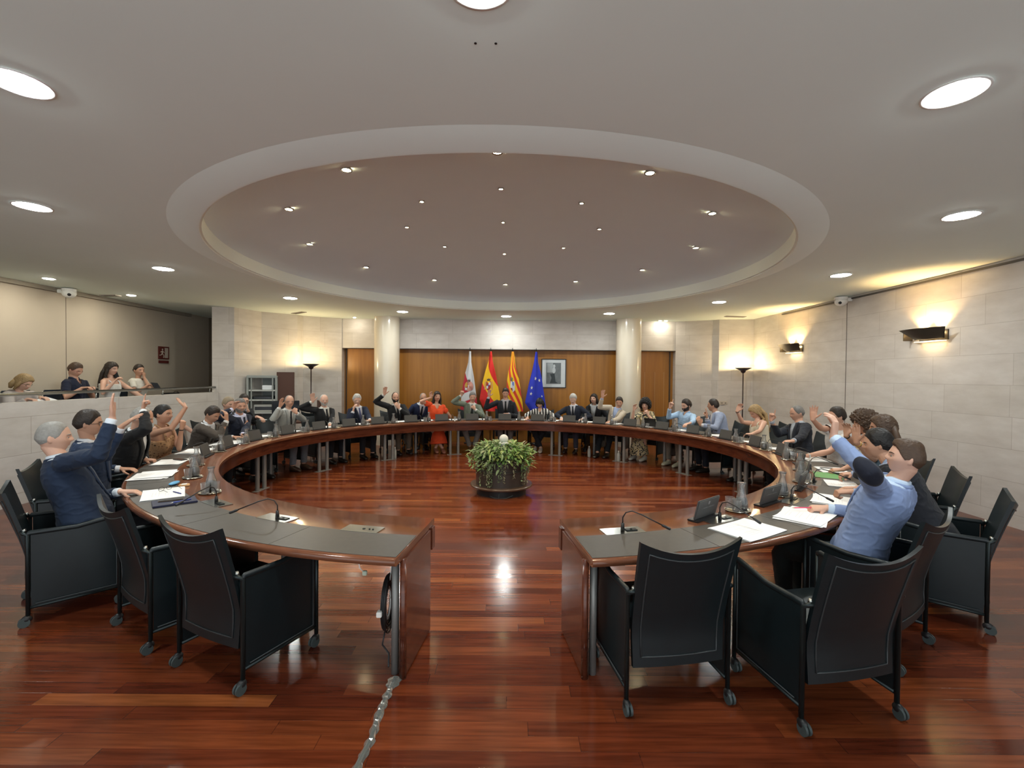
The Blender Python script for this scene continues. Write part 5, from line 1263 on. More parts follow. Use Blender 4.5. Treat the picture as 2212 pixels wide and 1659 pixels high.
        for p,q in zip(rows,rows[1:]):
            for j in range(4): b.faces.new((p[j],p[(j+1)%4],q[(j+1)%4],q[j]))
        b.faces.new(rows[0]); b.faces.new(rows[-1][::-1])
        obj('collar',b,col,parent,True)
    zv=P.get('vz',0.15)
    if kind=='suit':
        # shirt below
        ms=fabric(top[2],'shirt')
        bm=NB(); torso(bm,M,0.0,0.515,0.006,belly)
        for s in (-1,1):
            cf=P.get('cuff',1.9)
            f_=wr[s]-el[s]; q=el[s].lerp(wr[s],0.80); tube(bm,[q,el[s].lerp(wr[s],0.97)],[0.037,0.036],14)
        sh_o=obj('shirt',voxelize(bm,max(0.008,vc*0.8),1),ms,root,True); collar(ms,sh_o)
        bm=NB(); torso(bm,M,-0.17,0.505,0.022,belly,flare=0.012)
        for s in (-1,1): sleeve(bm,s,0.066,0,1.84)
        me=crumple(voxelize(bm,vc,3,0.5),0.006 if near else 0.004,len(P['label'])*0.37)
        Mi=M.inverted(); zt=0.50
        def kf(c):
            q=Mi@c
            if q.y<0.02 or q.z<zv or q.z>0.60 or (q.z<0.47 and q.y>front_y(q.x,q.z,0.022,belly)+0.03): return True
            w_=0.006+(q.z-zv)/(zt-zv)*0.072
            return abs(q.x)>w_
        keep_faces(me,kf)
        jk=obj('jacket',me,m1,root,True)
        # lapels
        ml=m1
        for s in (-1,1):
            b=NB(); A=[];
            for i in range(13):
                v=i/12; z=zv-0.005+(zt+0.012-zv)*v; xin=0.004+(z-zv)/(zt-zv)*0.072 if z>zv else 0.002; wd=0.050*math.sin(PI*min(1,0.12+v*0.80))**0.8+0.006
                if v>0.80: wd=0.045
                row=[]
                for kx in (xin-0.006,xin+wd*0.5,xin+wd):
                    yy=front_y(kx,z,0.022,belly)+0.006 if z<0.47 else front_y(kx*0.9,min(z,0.49),0.022,belly)+0.004
                    row.append(M@Vector((s*kx,yy,z)))
                A.append(row)
            th=M.to_3x3()@Vector((0,0.005,0))
            T1=[[b.verts.new(p+th) for p in r] for r in A]; T0=[[b.verts.new(p-th) for p in r] for r in A]
            for i in range(12):
                for j in range(2):
                    b.faces.new((T1[i][j],T1[i][j+1],T1[i+1][j+1],T1[i+1][j])); b.faces.new((T0[i][j],T0[i+1][j],T0[i+1][j+1],T0[i][j+1]))
                for j in (0,2): b.faces.new((T1[i][j],T1[i+1][j],T0[i+1][j],T0[i][j]))
            for i in (0,12):
                for j in range(2): b.faces.new((T1[i][j],T1[i][j+1],T0[i][j+1],T0[i][j]))
            obj('lapel',b,ml,jk,True)
        # back collar roll
        b=NB(); pts=[]
        for i in range(15):
            t=rad(-112+224*i/14); pts.append(M@Vector((math.sin(t)*0.078,-math.cos(t)*0.070-0.006,0.507-0.012*sstep(abs(math.degrees(t)),60,112))))
        tube(b,pts,[0.008]+[0.014]*13+[0.008],10,hint=M.to_3x3()@Vector((0,0,1))); obj('jacket_collar',b,ml,jk,True)
        b=NB(); 
        if near:
            for s in (-1,1):
                q=el[s].lerp(wr[s],0.72); dd=(wr[s]-el[s]).normalized(); o_=dd.cross(Vector((0,0,1)) if abs(dd.z)<0.9 else F).normalized()
                for kk_ in range(4): ell(b,el[s].lerp(wr[s],0.70+0.035*kk_)+o_*(0.046*s if False else 0.046),(0.006,)*3,u=8,v=6)
            obj('cuff_buttons',b,mat('button_pale',(0.35,0.35,0.33),0.4),jk,True)
        else: b.free()
        if len(top)>3 and top[3]:
            mt=fabric(top[3],'tie'); b=NB(); A=[]
            for i in range(12):
                v=i/11; z=0.492-(0.492-max(0.14,zv-0.04))*v; hw=(0.016 if v<0.06 else 0.014+0.026*v)
                if v<0.10: hw=0.019-0.04*v
                yy=front_y(0,z,0.006,belly)+0.006+(0.010 if v<0.1 else 0)+(0.010 if z>0.47 else 0)
                A.append([M@Vector((xx,yy-(0.002 if xx else 0),z)) for xx in (-hw,0,hw)])
            th=M.to_3x3()@Vector((0,0.003,0))
            T1=[[b.verts.new(p+th) for p in r] for r in A]; T0=[[b.verts.new(p-th*2) for p in r] for r in A]
            for i in range(11):
                for j in range(2):
                    b.faces.new((T1[i][j],T1[i][j+1],T1[i+1][j+1],T1[i+1][j])); b.faces.new((T0[i][j],T0[i+1][j],T0[i+1][j+1],T0[i][j+1]))
                for j in (0,2): b.faces.new((T1[i][j],T1[i+1][j],T0[i+1][j],T0[i][j]))
            obj('tie',b,mt,root,True)
        if P.get('patch'):
            s=P['patch']; E0=el[s]; back=(E0-(sh[s]+wr[s])/2).normalized()
            ax_=(wr[s]-sh[s]).normalized(); b=NB(); g=[]
            side_=ax_.cross(back).normalized(); kf2=NB()
            base=E0
            vs=[]
            bv=BVHTree.FromPolygons([v.co for v in me.vertices],[p.vertices for p in me.polygons])
            def onto(a_,c_):
                tgt=E0+side_*(a_*0.052)+ax_*(c_*0.095)+back*0.10
                hit=bv.ray_cast(tgt,-back)
                if hit[0] is None or (hit[0]-tgt).length>0.2: hit=bv.find_nearest(tgt-back*0.06)
                return b.verts.new(hit[0]+hit[1]*0.004)
            c0_=onto(0,0); prev_=None
            for i in range(1,7):
                rg=[onto(i/6*math.cos(2*PI*j/32),i/6*math.sin(2*PI*j/32)) for j in range(32)]
                for j in range(32):
                    if prev_: b.faces.new((prev_[j],rg[j],rg[(j+1)%32],prev_[(j+1)%32]))
                    else: b.faces.new((c0_,rg[j],rg[(j+1)%32]))
                prev_=rg
            o=obj('elbow_patch',b,fabric((0.012,0.016,0.035),'patch'),jk,True); sm=o.modifiers.new('thick','SOLIDIFY'); sm.thickness=0.004
    elif kind in('shirt','polo','tee','blouse','dress','sweater'):
        t1={'shirt':1.86,'sweater':1.9,'blouse':top[2] if len(top)>2 else 1.8,'polo':0.62,'tee':0.55,'dress':0.5}[kind]
        bm=NB(); torso(bm,M,-0.12,0.50 if kind!='dress' else 0.47,0.016 if kind!='sweater' else 0.022,belly,bust,flare=0.01)
        for s in (-1,1): sleeve(bm,s,0.060 if not fem else 0.055,0,t1)
        me=crumple(voxelize(bm,vc,3,0.5),0.005,len(P['label'])*0.37); Mi=M.inverted()
        if kind in('dress','tee','blouse','shirt','polo'):
            zz={'dress':0.40,'tee':0.465,'blouse':0.42,'shirt':0.45,'polo':0.43}[kind]
            def kf(c):
                q=Mi@c
                if q.y<0.0 or q.z<zz or q.y>0.16: return True
                return abs(q.x)>0.012+(q.z-zz)/0.10*0.055
            keep_faces(me,kf)
        o=obj(kind if kind!='tee' else 'top',me,m1,root,True)
        if kind in('shirt','polo'): collar(m1,o,0.004)
        if kind in('shirt','polo'):
            b=NB()
            for i in range(6): 
                z=0.42-0.07*i; ell(b,M@Vector((0,front_y(0,z,0.016,belly)+0.001,z)),(0.005,0.004,0.005),u=8,v=6)
            obj('button',b,mat('button_pale',(0.35,0.35,0.33),0.4),o,True)
        if kind=='sweater': collar(fabric((0.35,0.45,0.62),'shirt'),o,0.004)
        if kind=='dress' :
            b=NB()
            for s in (-1,1): ell(b,sh[s]+U*0.0,(0.075,0.075,0.07),u=16,v=10); ell(b,sh[s].lerp(el[s],0.35),(0.065,0.065,0.07),u=16,v=10)
            obj('puff_sleeve',b,m1,o,True)
    elif kind in('tank','halter'):
        bm=NB(); torso(bm,M,-0.12,0.395,0.010,belly,bust,flare=0.01)
        me=voxelize(bm,vc,2,0.5); Mi=M.inverted()
        def kf(c):
            q=Mi@c
            if q.z<0.33: return True
            if kind=='halter' and q.y<0: return False
            return abs(q.x)>0.03 and abs(q.x)<0.11 if q.z>0.40 else (abs(q.x)<0.13 if q.z>0.36 else True)
        o=obj('top',me,m1,root,True)
        b=NB()
        for s in (-1,1):
            if kind=='halter': pts=[(s*0.08,front_y(0.08,0.37,0.012),0.37),(s*0.07,front_y(0.07,0.44,0.008),0.44),(s*0.056,0.03,0.515),(s*0.04,-0.05,0.525)]
            else: pts=[(s*0.085,front_y(0.085,0.37,0.012),0.37),(s*0.088,front_y(0.088,0.43,0.010),0.43),(s*0.09,0.0,0.49),(s*0.088,-0.09,0.44),(s*0.085,-0.115,0.38)]
            tube(b,[M@Vector(p) for p in pts],0.011,8)
        obj('strap',b,m1,o,True)
    elif kind=='cardigan':
        bm=NB(); torso(bm,M,-0.14,0.50,0.026,belly,flare=0.02)
        for s in (-1,1): sleeve(bm,s,0.070,0,1.88)
        obj('cardigan',voxelize(bm,vc,3,0.5),m1,root,True)
    for it in P.get('extra',()):
        nm,s,t,r_,col=it
        q=el[s].lerp(wr[s],t); dd=(wr[s]-el[s]).normalized(); b=NB()
        tube(b,[q-dd*0.006,q+dd*0.006],r_,14); obj(nm,b,mat(nm+'_%d%d'%(col[0]*99,col[2]*99),col,0.3,metal=0.5),root,True)
    P['_w']=wr; P['_e']=el; P['_pel']=pel; P['_F']=F
    return root
PEOPLE=[
 {'key': 'p1', 'label': 'older man with cropped grey hair in navy suit, far left edge, right arm raised high', 'head': (-3.48, 3.5, 1.254), 'pelvis': (-3.302, 3.562, 0), 'face': 45.0, 'top': ('suit', (0.012, 0.03, 0.075), (0.62, 0.68, 0.75)), 'hair': ('buzz', 'grey'), 'near': 2, 'skin': 'a', 'belly': 0.05, 'r': ((-2.96, 3.42, 1.414), (0.05, -0.1, 1), 'flat', (0.8, 0.6, 0.0), (0.6, -0.4, -0.6)), 'l': ((-3.191, 3.766, 0.775), (0.9, 0.3, -0.05), 'relax', (0, 0, -1), None), 'hyaw': 6, 'hpitch': -3},
 {'key': 'p2', 'label': 'black haired man with glasses in blue jacket, second at the left, fingers spread', 'head': (-3.905, 4.25, 1.279), 'pelvis': (-3.94, 4.31, 0), 'face': 57.5, 'top': ('suit', (0.02, 0.045, 0.11), (0.6, 0.62, 0.66)), 'hair': ('short', 'dark'), 'near': 2, 'skin': 'c', 'glasses': 'dark', 'r': ((-3.386, 4.0, 1.281), (0.65, 0.3, 0.6), 'open', (0.8, 0.5, 0.2), (0.5, -0.4, -0.7)), 'l': ((-3.945, 4.659, 0.775), (0.95, 0.2, -0.05), 'relax', (0, 0, -1), None), 'hyaw': -2, 'hpitch': -6},
 {'key': 'p3', 'label': 'grey haired man in black suit half hidden behind raised arms, left', 'head': (-4.051, 5.05, 1.256), 'pelvis': (-4.353, 5.077, 0), 'face': 68.5, 'top': ('suit', (0.01, 0.011, 0.014), (0.66, 0.68, 0.7)), 'hair': ('balding', 'grey'), 'near': 1, 'skin': 'b', 'r': ((-3.955, 4.95, 1.351), (0.1, 0, 1), 'point', (0.7, 0.5, 0.2), (0.5, -0.5, -0.6)), 'l': ((-4.117, 5.169, 0.775), (0.9, 0.3, -0.1), 'fist', (0, 0, -1), None), 'hpitch': -18},
 {'key': 'p4', 'label': 'woman with tied black hair in brown leopard print halter top, hand bent back', 'head': (-4.346, 5.75, 1.236), 'pelvis': (-4.574, 5.919, 0), 'face': 79.5, 'top': ('halter', 'leopard'), 'hair': ('bun', 'black'), 'near': 1, 'skin': 'c', 'fem': 1, 'r': ((-3.992, 5.65, 1.333), (-0.75, 0.1, 0.65), 'flat', (0.5, 0.2, 0.6), (0.5, -0.6, -0.6)), 'l': ((-4.223, 5.9, 1.046), (0.2, 0.1, 1), 'fist', (-0.8, 0.3, 0.2), (0.2, 0, -1)), 'hyaw': 8, 'hpitch': -3, 'extra': [('bracelet', -1, 0.93, 0.026, (0.02, 0.02, 0.02))]},
 {'key': 'p5', 'label': 'dark haired man in grey brown jacket resting his face in his hand', 'head': (-4.383, 6.75, 1.153), 'pelvis': (-4.65, 6.784, 0), 'face': 90.5, 'top': ('suit', (0.115, 0.095, 0.08), (0.66, 0.68, 0.7)), 'hair': ('short', 'dark'), 'near': 1, 'skin': 'c', 'r': ((-4.166, 6.75, 1.067), (-0.1, 0, 1), 'relax', (-0.8, 0.0, 0.3), (0.3, -0.4, -1)), 'l': ((-4.271, 7.094, 0.775), (0.9, 0.2, -0.05), 'relax', (0, 0, -1), None), 'hpitch': -30, 'hyaw': 5},
 {'key': 'p6', 'label': 'grey bearded man in navy suit and tie, raised hand before his face', 'head': (-4.447, 7.55, 1.223), 'pelvis': (-4.551, 7.686, 0), 'face': 102.0, 'top': ('suit', (0.022, 0.03, 0.06), (0.58, 0.6, 0.78), (0.03, 0.035, 0.06)), 'hair': ('short', 'saltpepper'), 'near': 1, 'skin': 'b', 'beard': 'grey', 'beardt': 0.005, 'r': ((-4.44, 7.35, 1.185), (0.35, 0.1, 1), 'relax', (0.8, -0.3, 0.1), (-0.5, -0.6, -0.6)), 'l': ((-4.241, 7.262, 0.775), (0.9, 0, -0.05), 'relax', (0, 0, -1), None), 'hyaw': 25, 'hpitch': -8},
 {'key': 'p7', 'label': 'dark haired man with glasses in black, second row left, hand on his face', 'head': (-4.901, 8.45, 1.255), 'pelvis': (-5.159, 8.628, 0), 'face': 110.5, 'top': ('sweater', (0.01, 0.011, 0.014)), 'hair': ('short', 'dark'), 'skin': 'a', 'glasses': 'dark', 'l': ((-4.747, 8.3, 1.097), (-0.2, 0, 1), 'relax', (-0.6, -0.4, 0.3), None), 'r': ((-4.517, 8.2, 0.991), (0.9, -0.2, -0.3), 'relax', (0, 0, -1), None), 'hyaw': 30, 'hpitch': -8},
 {'key': 'p7b', 'label': 'grey haired person almost hidden behind the bearded man in navy', 'head': (-4.944, 8.05, 1.219), 'pelvis': (-5.118, 8.177, 0), 'face': 106.0, 'top': ('sweater', (0.05, 0.05, 0.06)), 'hair': ('short', 'ash'), 'skin': 'b', 'hpitch': -10},
 {'key': 'p8', 'label': 'bald man with glasses in light grey suit, one hand raised, other at mouth', 'head': (-4.179, 8.68, 1.232), 'pelvis': (-4.258, 8.587, 0), 'face': 114.0, 'top': ('suit', (0.27, 0.28, 0.27), (0.66, 0.66, 0.66), (0.045, 0.045, 0.05)), 'hair': ('bald', 'grey'), 'skin': 'b', 'glasses': 'dark', 'r': ((-4.196, 8.35, 1.149), (0.25, 0, 1), 'flat', (0.9, -0.2, 0), (-0.3, -0.4, -0.9)), 'l': ((-3.917, 8.4, 1.046), (-0.6, 0.1, 0.6), 'fist', (-0.2, 0.5, 0.1), (0.7, 0.2, -0.6)), 'hyaw': 28, 'hpitch': -4, 'pants': (0.16, 0.17, 0.19), 'shoes': (0.07, 0.035, 0.02), 'legs': 'std', 'belly': 0.03},
 {'key': 'p9', 'label': 'white bearded man in black suit and tie, open hand raised', 'head': (-3.788, 9.33, 1.227), 'pelvis': (-3.808, 9.375, 0), 'face': 125.5, 'top': ('suit', (0.01, 0.011, 0.014), (0.62, 0.62, 0.58), (0.02, 0.02, 0.025)), 'hair': ('bald', 'white'), 'skin': 'a', 'beard': 'white', 'beardt': 0.004, 'r': ((-3.945, 9.15, 1.208), (0.0, -0.05, 1), 'open', (0.45, -0.9, 0), (-0.6, 0, -0.7)), 'l': ((-3.543, 8.997, 0.775), (0.7, -0.5, -0.1), 'relax', (0, 0, -1), None), 'hyaw': 20, 'hpitch': -4, 'belly': 0.03},
 {'key': 'p10', 'label': 'white haired man in navy suit touching his cheek', 'head': (-3.312, 9.9, 1.211), 'pelvis': (-3.295, 9.975, 0), 'face': 135.5, 'top': ('suit', (0.012, 0.02, 0.055), (0.62, 0.62, 0.66), (0.1, 0.11, 0.22)), 'hair': ('thick', 'white'), 'skin': 'a', 'r': ((-3.323, 9.7, 0.987), (0.15, 0.1, 1), 'relax', (0.6, 0.4, 0.1), (-0.6, 0, -1)), 'l': ((-2.915, 9.55, 0.79), (-0.5, -0.6, -0.1), 'hold', (0, 0, -1), None), 'hyaw': 15, 'hpitch': -14, 'glasses': 'light', 'legs': 'std'},
 {'key': 'p11', 'label': 'bald black bearded man in black suit, right arm raised high', 'head': (-2.624, 10.45, 1.242), 'pelvis': (-2.6, 10.535, 0), 'face': 146.8, 'top': ('suit', (0.01, 0.011, 0.014), (0.62, 0.6, 0.58), (0.015, 0.015, 0.02)), 'hair': ('bald', 'black'), 'skin': 'b', 'beard': 'black', 'r': ((-2.835, 10.3, 1.32), (0.15, 0, 1), 'open', (0.4, -0.9, 0), (-1, 0, -0.5)), 'l': ((-2.497, 10.28, 1.013), (-0.5, 0, 0.7), 'relax', (-0.3, 0.7, 0.1), (0.7, 0, -0.7)), 'hyaw': 8, 'hpitch': -5, 'pants': (0.13, 0.1, 0.07), 'belly': 0.02},
 {'key': 'p12', 'label': 'bald man in bright navy suit behind the woman in orange', 'head': (-2.126, 11.15, 1.203), 'pelvis': (-2.321, 11.4, 0), 'face': 154.7, 'top': ('suit', (0.014, 0.03, 0.1), (0.58, 0.6, 0.64), (0.015, 0.02, 0.04)), 'hair': ('bald', 'grey'), 'skin': 'c', 'hpitch': -10, 'glasses': 'dark', 'r': ((-2.405, 10.9, 0.805), (0.5, -0.5, -0.1), 'relax', (0, 0, -1), None)},
 {'key': 'p13', 'label': 'smiling woman with long dark hair in an orange dress, right hand raised', 'head': (-1.749, 10.9, 1.251), 'pelvis': (-1.817, 10.944, 0), 'face': 158.0, 'top': ('dress', (0.8, 0.085, 0.02)), 'hair': ('long', 'dark'), 'skin': 'b', 'fem': 1, 'r': ((-1.866, 10.75, 1.235), (-0.1, 0, 1), 'relax', (0.5, -0.8, 0), (-0.7, 0, -0.8)), 'l': ((-1.649, 11.204, 0.775), (0.1, -0.8, -0.1), 'relax', (0, 0, -1), None), 'pants': (0.8, 0.085, 0.02), 'skirt': 0.75, 'shoes': (0.3, 0.12, 0.08), 'hairlen': 0.24, 'legs': 'crossed'},
 {'key': 'p14', 'label': 'grey haired man in sage green suit holding his tie, right hand raised', 'head': (-0.925, 11.15, 1.236), 'pelvis': (-0.984, 11.191, 0), 'face': 169.0, 'top': ('suit', (0.15, 0.18, 0.14), (0.6, 0.6, 0.58), (0.04, 0.05, 0.045)), 'hair': ('short', 'saltpepper'), 'skin': 'b', 'r': ((-1.179, 11.0, 1.285), (0.1, 0, 1), 'fist', (0.3, -0.9, 0), (-0.9, 0, -0.6)), 'l': ((-0.853, 10.98, 0.956), (-0.5, 0, 0.5), 'fist', (-0.2, 0.7, 0.1), (0.7, 0, -0.7)), 'hpitch': -10, 'pants': (0.22, 0.21, 0.19), 'legs': 'vee', 'shoes': (0.2, 0.1, 0.04)},
 {'key': 'p15', 'label': 'dark haired man in dark suit before the Spanish flag, arm raised sideways', 'head': (-0.129, 11.25, 1.341), 'pelvis': (-0.12, 11.274, 0), 'face': 180.0, 'top': ('suit', (0.014, 0.017, 0.026), (0.45, 0.45, 0.5), (0.01, 0.01, 0.012)), 'hair': ('short', 'dark'), 'skin': 'b', 'brow': 'black', 'r': ((-0.532, 11.15, 1.251), (0.1, 0.0, 1), 'open', (0.3, -0.9, 0), (-0.4, 0, -0.9)), 'l': ((-0.067, 11.0, 0.851), (-0.7, -0.3, 0), 'relax', (0, 0.2, -1), None), 'hpitch': -20, 'pants': (0.2, 0.19, 0.17), 'legs': 'std'},
 {'key': 'p16', 'label': 'woman with black hair in black and white striped blouse, bent over papers', 'head': (0.702, 11.1, 1.107), 'pelvis': (0.744, 11.191, 0), 'face': -169.0, 'top': ('blouse', 'stripes', 1.75), 'hair': ('bangs', 'black'), 'skin': 'a', 'fem': 1, 'r': ((0.403, 10.781, 0.775), (-0.3, -0.7, -0.1), 'relax', (0, 0, -1), (-1, 0, -0.3)), 'l': ((0.941, 10.714, 0.775), (0.2, -0.7, -0.1), 'relax', (0, 0, -1), (1, 0, -0.3)), 'hpitch': -30, 'hyaw': 10, 'legs': 'crossed', 'shoes': (0.4, 0.35, 0.3)},
 {'key': 'p17', 'label': 'white haired man in navy suit looking down, right of the framed picture', 'head': (1.487, 10.95, 1.222), 'pelvis': (1.54, 10.959, 0), 'face': -158.5, 'top': ('suit', (0.016, 0.024, 0.05), (0.58, 0.6, 0.66), (0.012, 0.016, 0.03)), 'hair': ('thick', 'white'), 'skin': 'd', 'r': ((1.203, 10.739, 0.775), (-0.2, -0.7, -0.1), 'relax', (0, 0, -1), (-1, 0, -0.5)), 'l': ((1.669, 10.667, 0.775), (-0.5, -0.7, -0.1), 'relax', (0, 0, -1), (1, 0, -0.5)), 'hpitch': -26, 'hyaw': -8, 'pants': (0.07, 0.07, 0.1), 'shoes': (0.03, 0.015, 0.01)},
 {'key': 'p18', 'label': 'woman with dark bob in dark jacket and white blouse, second row', 'head': (2.038, 11.25, 1.213), 'pelvis': (2.124, 11.491, 0), 'face': -154.7, 'top': ('suit', (0.012, 0.015, 0.022), (0.6, 0.64, 0.66)), 'hair': ('bob', 'dark'), 'skin': 'a', 'fem': 1, 'vz': 0.1, 'hyaw': 6, 'r': ((2.076, 11.0, 0.748), (-0.3, -0.6, -0.1), 'relax', (0, 0, -1), None)},
 {'key': 'p19', 'label': 'dark haired man in beige jacket and pale blue shirt, right arm raised high', 'head': (2.485, 10.5, 1.179), 'pelvis': (2.347, 10.543, 0), 'face': -147.0, 'top': ('suit', (0.47, 0.41, 0.33), (0.34, 0.42, 0.62)), 'hair': ('short', 'dark'), 'skin': 'b', 'r': ((2.072, 10.4, 1.286), (0.1, 0, 1), 'open', (0.2, -0.9, 0.2), (-0.9, 0, -0.6)), 'l': ((2.183, 10.059, 0.775), (-0.6, -0.5, -0.1), 'relax', (0, 0, -1), (0.9, 0, -0.5)), 'hpitch': -16, 'hyaw': -12, 'pants': (0.012, 0.016, 0.022), 'vz': 0.14, 'legs': 'stretch'},
 {'key': 'p20', 'label': 'woman with big dark curls in black and yellow patterned dress', 'head': (2.962, 10.1, 1.145), 'pelvis': (3.016, 10.014, 0), 'face': -136.2, 'top': ('blouse', 'pattern', 1.0), 'hair': ('curly', 'black'), 'skin': 'a', 'fem': 1, 'glasses': 'dark', 'r': ((2.669, 9.95, 1.041), (0.15, 0, 1), 'relax', (0.3, -0.9, 0), (-0.5, 0, -1)), 'l': ((2.967, 9.9, 0.948), (-0.4, 0, 0.8), 'fist', (-0.1, 0.7, 0.1), (0.6, -0.3, -0.7)), 'hyaw': -15, 'hpitch': -8, 'pants': 'pattern', 'skirt': 0.9, 'shoes': (0.5, 0.48, 0.42)},
 {'key': 'p21', 'label': 'dark bearded man in light blue shirt, right hand raised', 'head': (3.582, 9.35, 1.188), 'pelvis': (3.582, 9.355, 0), 'face': -125.2, 'top': ('shirt', (0.36, 0.52, 0.72)), 'hair': ('thick', 'dark'), 'skin': 'a', 'beard': 'dark', 'beardt': 0.013, 'r': ((3.209, 9.25, 1.154), (0.2, 0, 1), 'point', (0.3, -0.9, 0), (-0.8, 0, -0.8)), 'l': ((3.129, 8.211, 0.775), (-0.7, -0.3, -0.1), 'relax', (0, 0, -1), None), 'hyaw': 18, 'hpitch': -14, 'pants': (0.2, 0.17, 0.13), 'shoes': (0.5, 0.48, 0.35), 'belly': 0.02},
 {'key': 'p22', 'label': 'man in pale blue jacket turned sideways, hand near his face', 'head': (3.909, 8.85, 1.223), 'pelvis': (4.002, 8.623, 0), 'face': -96.5, 'top': ('suit', (0.27, 0.32, 0.45), (0.58, 0.58, 0.62)), 'hair': ('short', 'dark'), 'skin': 'c', 'r': ((3.702, 8.65, 1.006), (-0.05, 0, 1), 'two', (-0.6, 0.5, 0), (-0.3, -0.5, -0.8)), 'l': ((3.52, 8.5, 0.881), (-0.3, 0, 0.9), 'relax', (0.2, 0.7, 0), (0.3, -0.6, -0.8)), 'hyaw': 38, 'hpitch': -4, 'pants': (0.012, 0.016, 0.03), 'extra': [('wristwatch', 1, 0.92, 0.036, (0.02, 0.02, 0.02))]},
 {'key': 'p23', 'label': 'blonde long haired woman in cream sleeveless top bent forward, hand raised', 'head': (4.252, 7.95, 1.171), 'pelvis': (4.29, 7.779, 0), 'face': -103.2, 'top': ('tank', (0.62, 0.56, 0.44)), 'hair': ('long', 'blond'), 'skin': 'a', 'fem': 1, 'near': 1, 'r': ((3.849, 7.8, 1.194), (0.45, 0, 0.9), 'relax', (-0.2, -0.9, 0.2), (-0.3, -0.2, -1)), 'l': ((3.709, 7.234, 0.775), (-0.6, 0.6, -0.1), 'relax', (0, 0, -1), (0.6, -0.2, -0.8)), 'hpitch': -34, 'hyaw': 10, 'hairlen': 0.3, 'pants': (0.01, 0.011, 0.014), 'shoes': (0.015, 0.012, 0.01), 'extra': [('bracelet', 1, 0.93, 0.028, (0.03, 0.025, 0.02))]},
 {'key': 'p24', 'label': 'balding man in dark blazer and grey t-shirt pointing upwards', 'head': (4.406, 7.05, 1.22), 'pelvis': (4.407, 6.902, 0), 'face': -92.0, 'top': ('suit', (0.02, 0.025, 0.04), (0.36, 0.4, 0.46)), 'hair': ('balding', 'saltpepper'), 'skin': 'b', 'near': 1, 'r': ((3.98, 7.0, 1.115), (0.15, 0, 1), 'point', (-0.5, -0.8, 0), (-0.4, -0.2, -1)), 'l': ((3.761, 6.278, 0.775), (-0.9, 0.3, -0.1), 'hold', (0, 0.2, -1), (0.2, -0.5, -0.8)), 'hpitch': -14, 'hyaw': 5, 'vz': 0.12, 'belly': 0.03, 'extra': []},
 {'key': 'p25', 'label': 'dark haired person with bare raised arm holding a phone, right side', 'head': (4.237, 5.95, 1.266), 'pelvis': (4.348, 5.997, 0), 'face': -80.5, 'top': ('tee', (0.58, 0.58, 0.58)), 'hair': ('short', 'dark'), 'skin': 'b', 'near': 1, 'r': ((3.746, 5.75, 1.267), (0.1, 0, 1), 'open', (-0.6, -0.7, 0), (-0.3, -0.2, -1)), 'l': ((3.696, 5.712, 0.79), (-0.9, 0.3, 0.1), 'hold', (0, 0.3, -1), (0.3, -0.6, -0.7)), 'hyaw': 0, 'hpitch': -4, 'glasses': 'dark', 'extra': [('wristwatch', -1, 0.9, 0.034, (0.6, 0.6, 0.6))]},
 {'key': 'p26', 'label': 'woman with curly brown hair in white sleeveless top, bracelet on raised arm', 'head': (4.059, 5.25, 1.246), 'pelvis': (4.123, 5.158, 0), 'face': -69.5, 'top': ('tank', (0.62, 0.62, 0.6)), 'hair': ('curly', 'brown'), 'skin': 'c', 'fem': 1, 'near': 1, 'r': ((3.589, 4.95, 1.157), (0.15, 0.05, 1), 'claw', (-0.7, -0.4, 0), (-0.2, -0.3, -1)), 'l': ((3.502, 4.853, 0.775), (-0.95, 0.3, -0.1), 'hold', (0, 0.2, -1), (0.2, -0.5, -0.7)), 'hpitch': -8, 'extra': [('bracelet', 1, 0.92, 0.03, (0.03, 0.02, 0.02))]},
 {'key': 'p27', 'label': 'woman with big brown hair, bare forearm with gold bracelet raised', 'head': (3.621, 4.45, 1.279), 'pelvis': (3.722, 4.344, 0), 'face': -58.0, 'top': ('tee', (0.1, 0.16, 0.22)), 'hair': ('long', 'brown'), 'skin': 'c', 'fem': 1, 'near': 1, 'r': ((3.25, 4.3, 1.162), (-0.0, 0.1, 1), 'open', (-0.8, -0.4, 0), (-0.1, -0.4, -1)), 'l': ((3.103, 4.094, 0.775), (-0.8, 0.5, -0.1), 'relax', (0, 0, -1), (0.3, -0.5, -0.7)), 'hpitch': -6, 'hairlen': 0.28, 'extra': [('bracelet', 1, 0.88, 0.029, (0.5, 0.3, 0.08))]},
 {'key': 'p28', 'label': 'black haired man in dark navy, forearm on papers, behind the young man', 'head': (3.097, 3.85, 1.206), 'pelvis': (3.288, 3.566, 0), 'face': -47.0, 'top': ('suit', (0.01, 0.013, 0.022), (0.3, 0.38, 0.55)), 'hair': ('thick', 'black'), 'skin': 'c', 'near': 2, 'l': ((2.648, 3.55, 0.879), (-0.95, 0.25, -0.1), 'fist', (-0.1, 0.1, -1), (0.3, -0.6, -0.6)), 'r': ((3.383, 4.688, 0.775), (-0.95, 0.2, -0.1), 'hold', (0, 0, -1), None), 'hpitch': -8, 'hyaw': -4, 'belly': 0.04, 'pants': (0.01, 0.011, 0.014)},
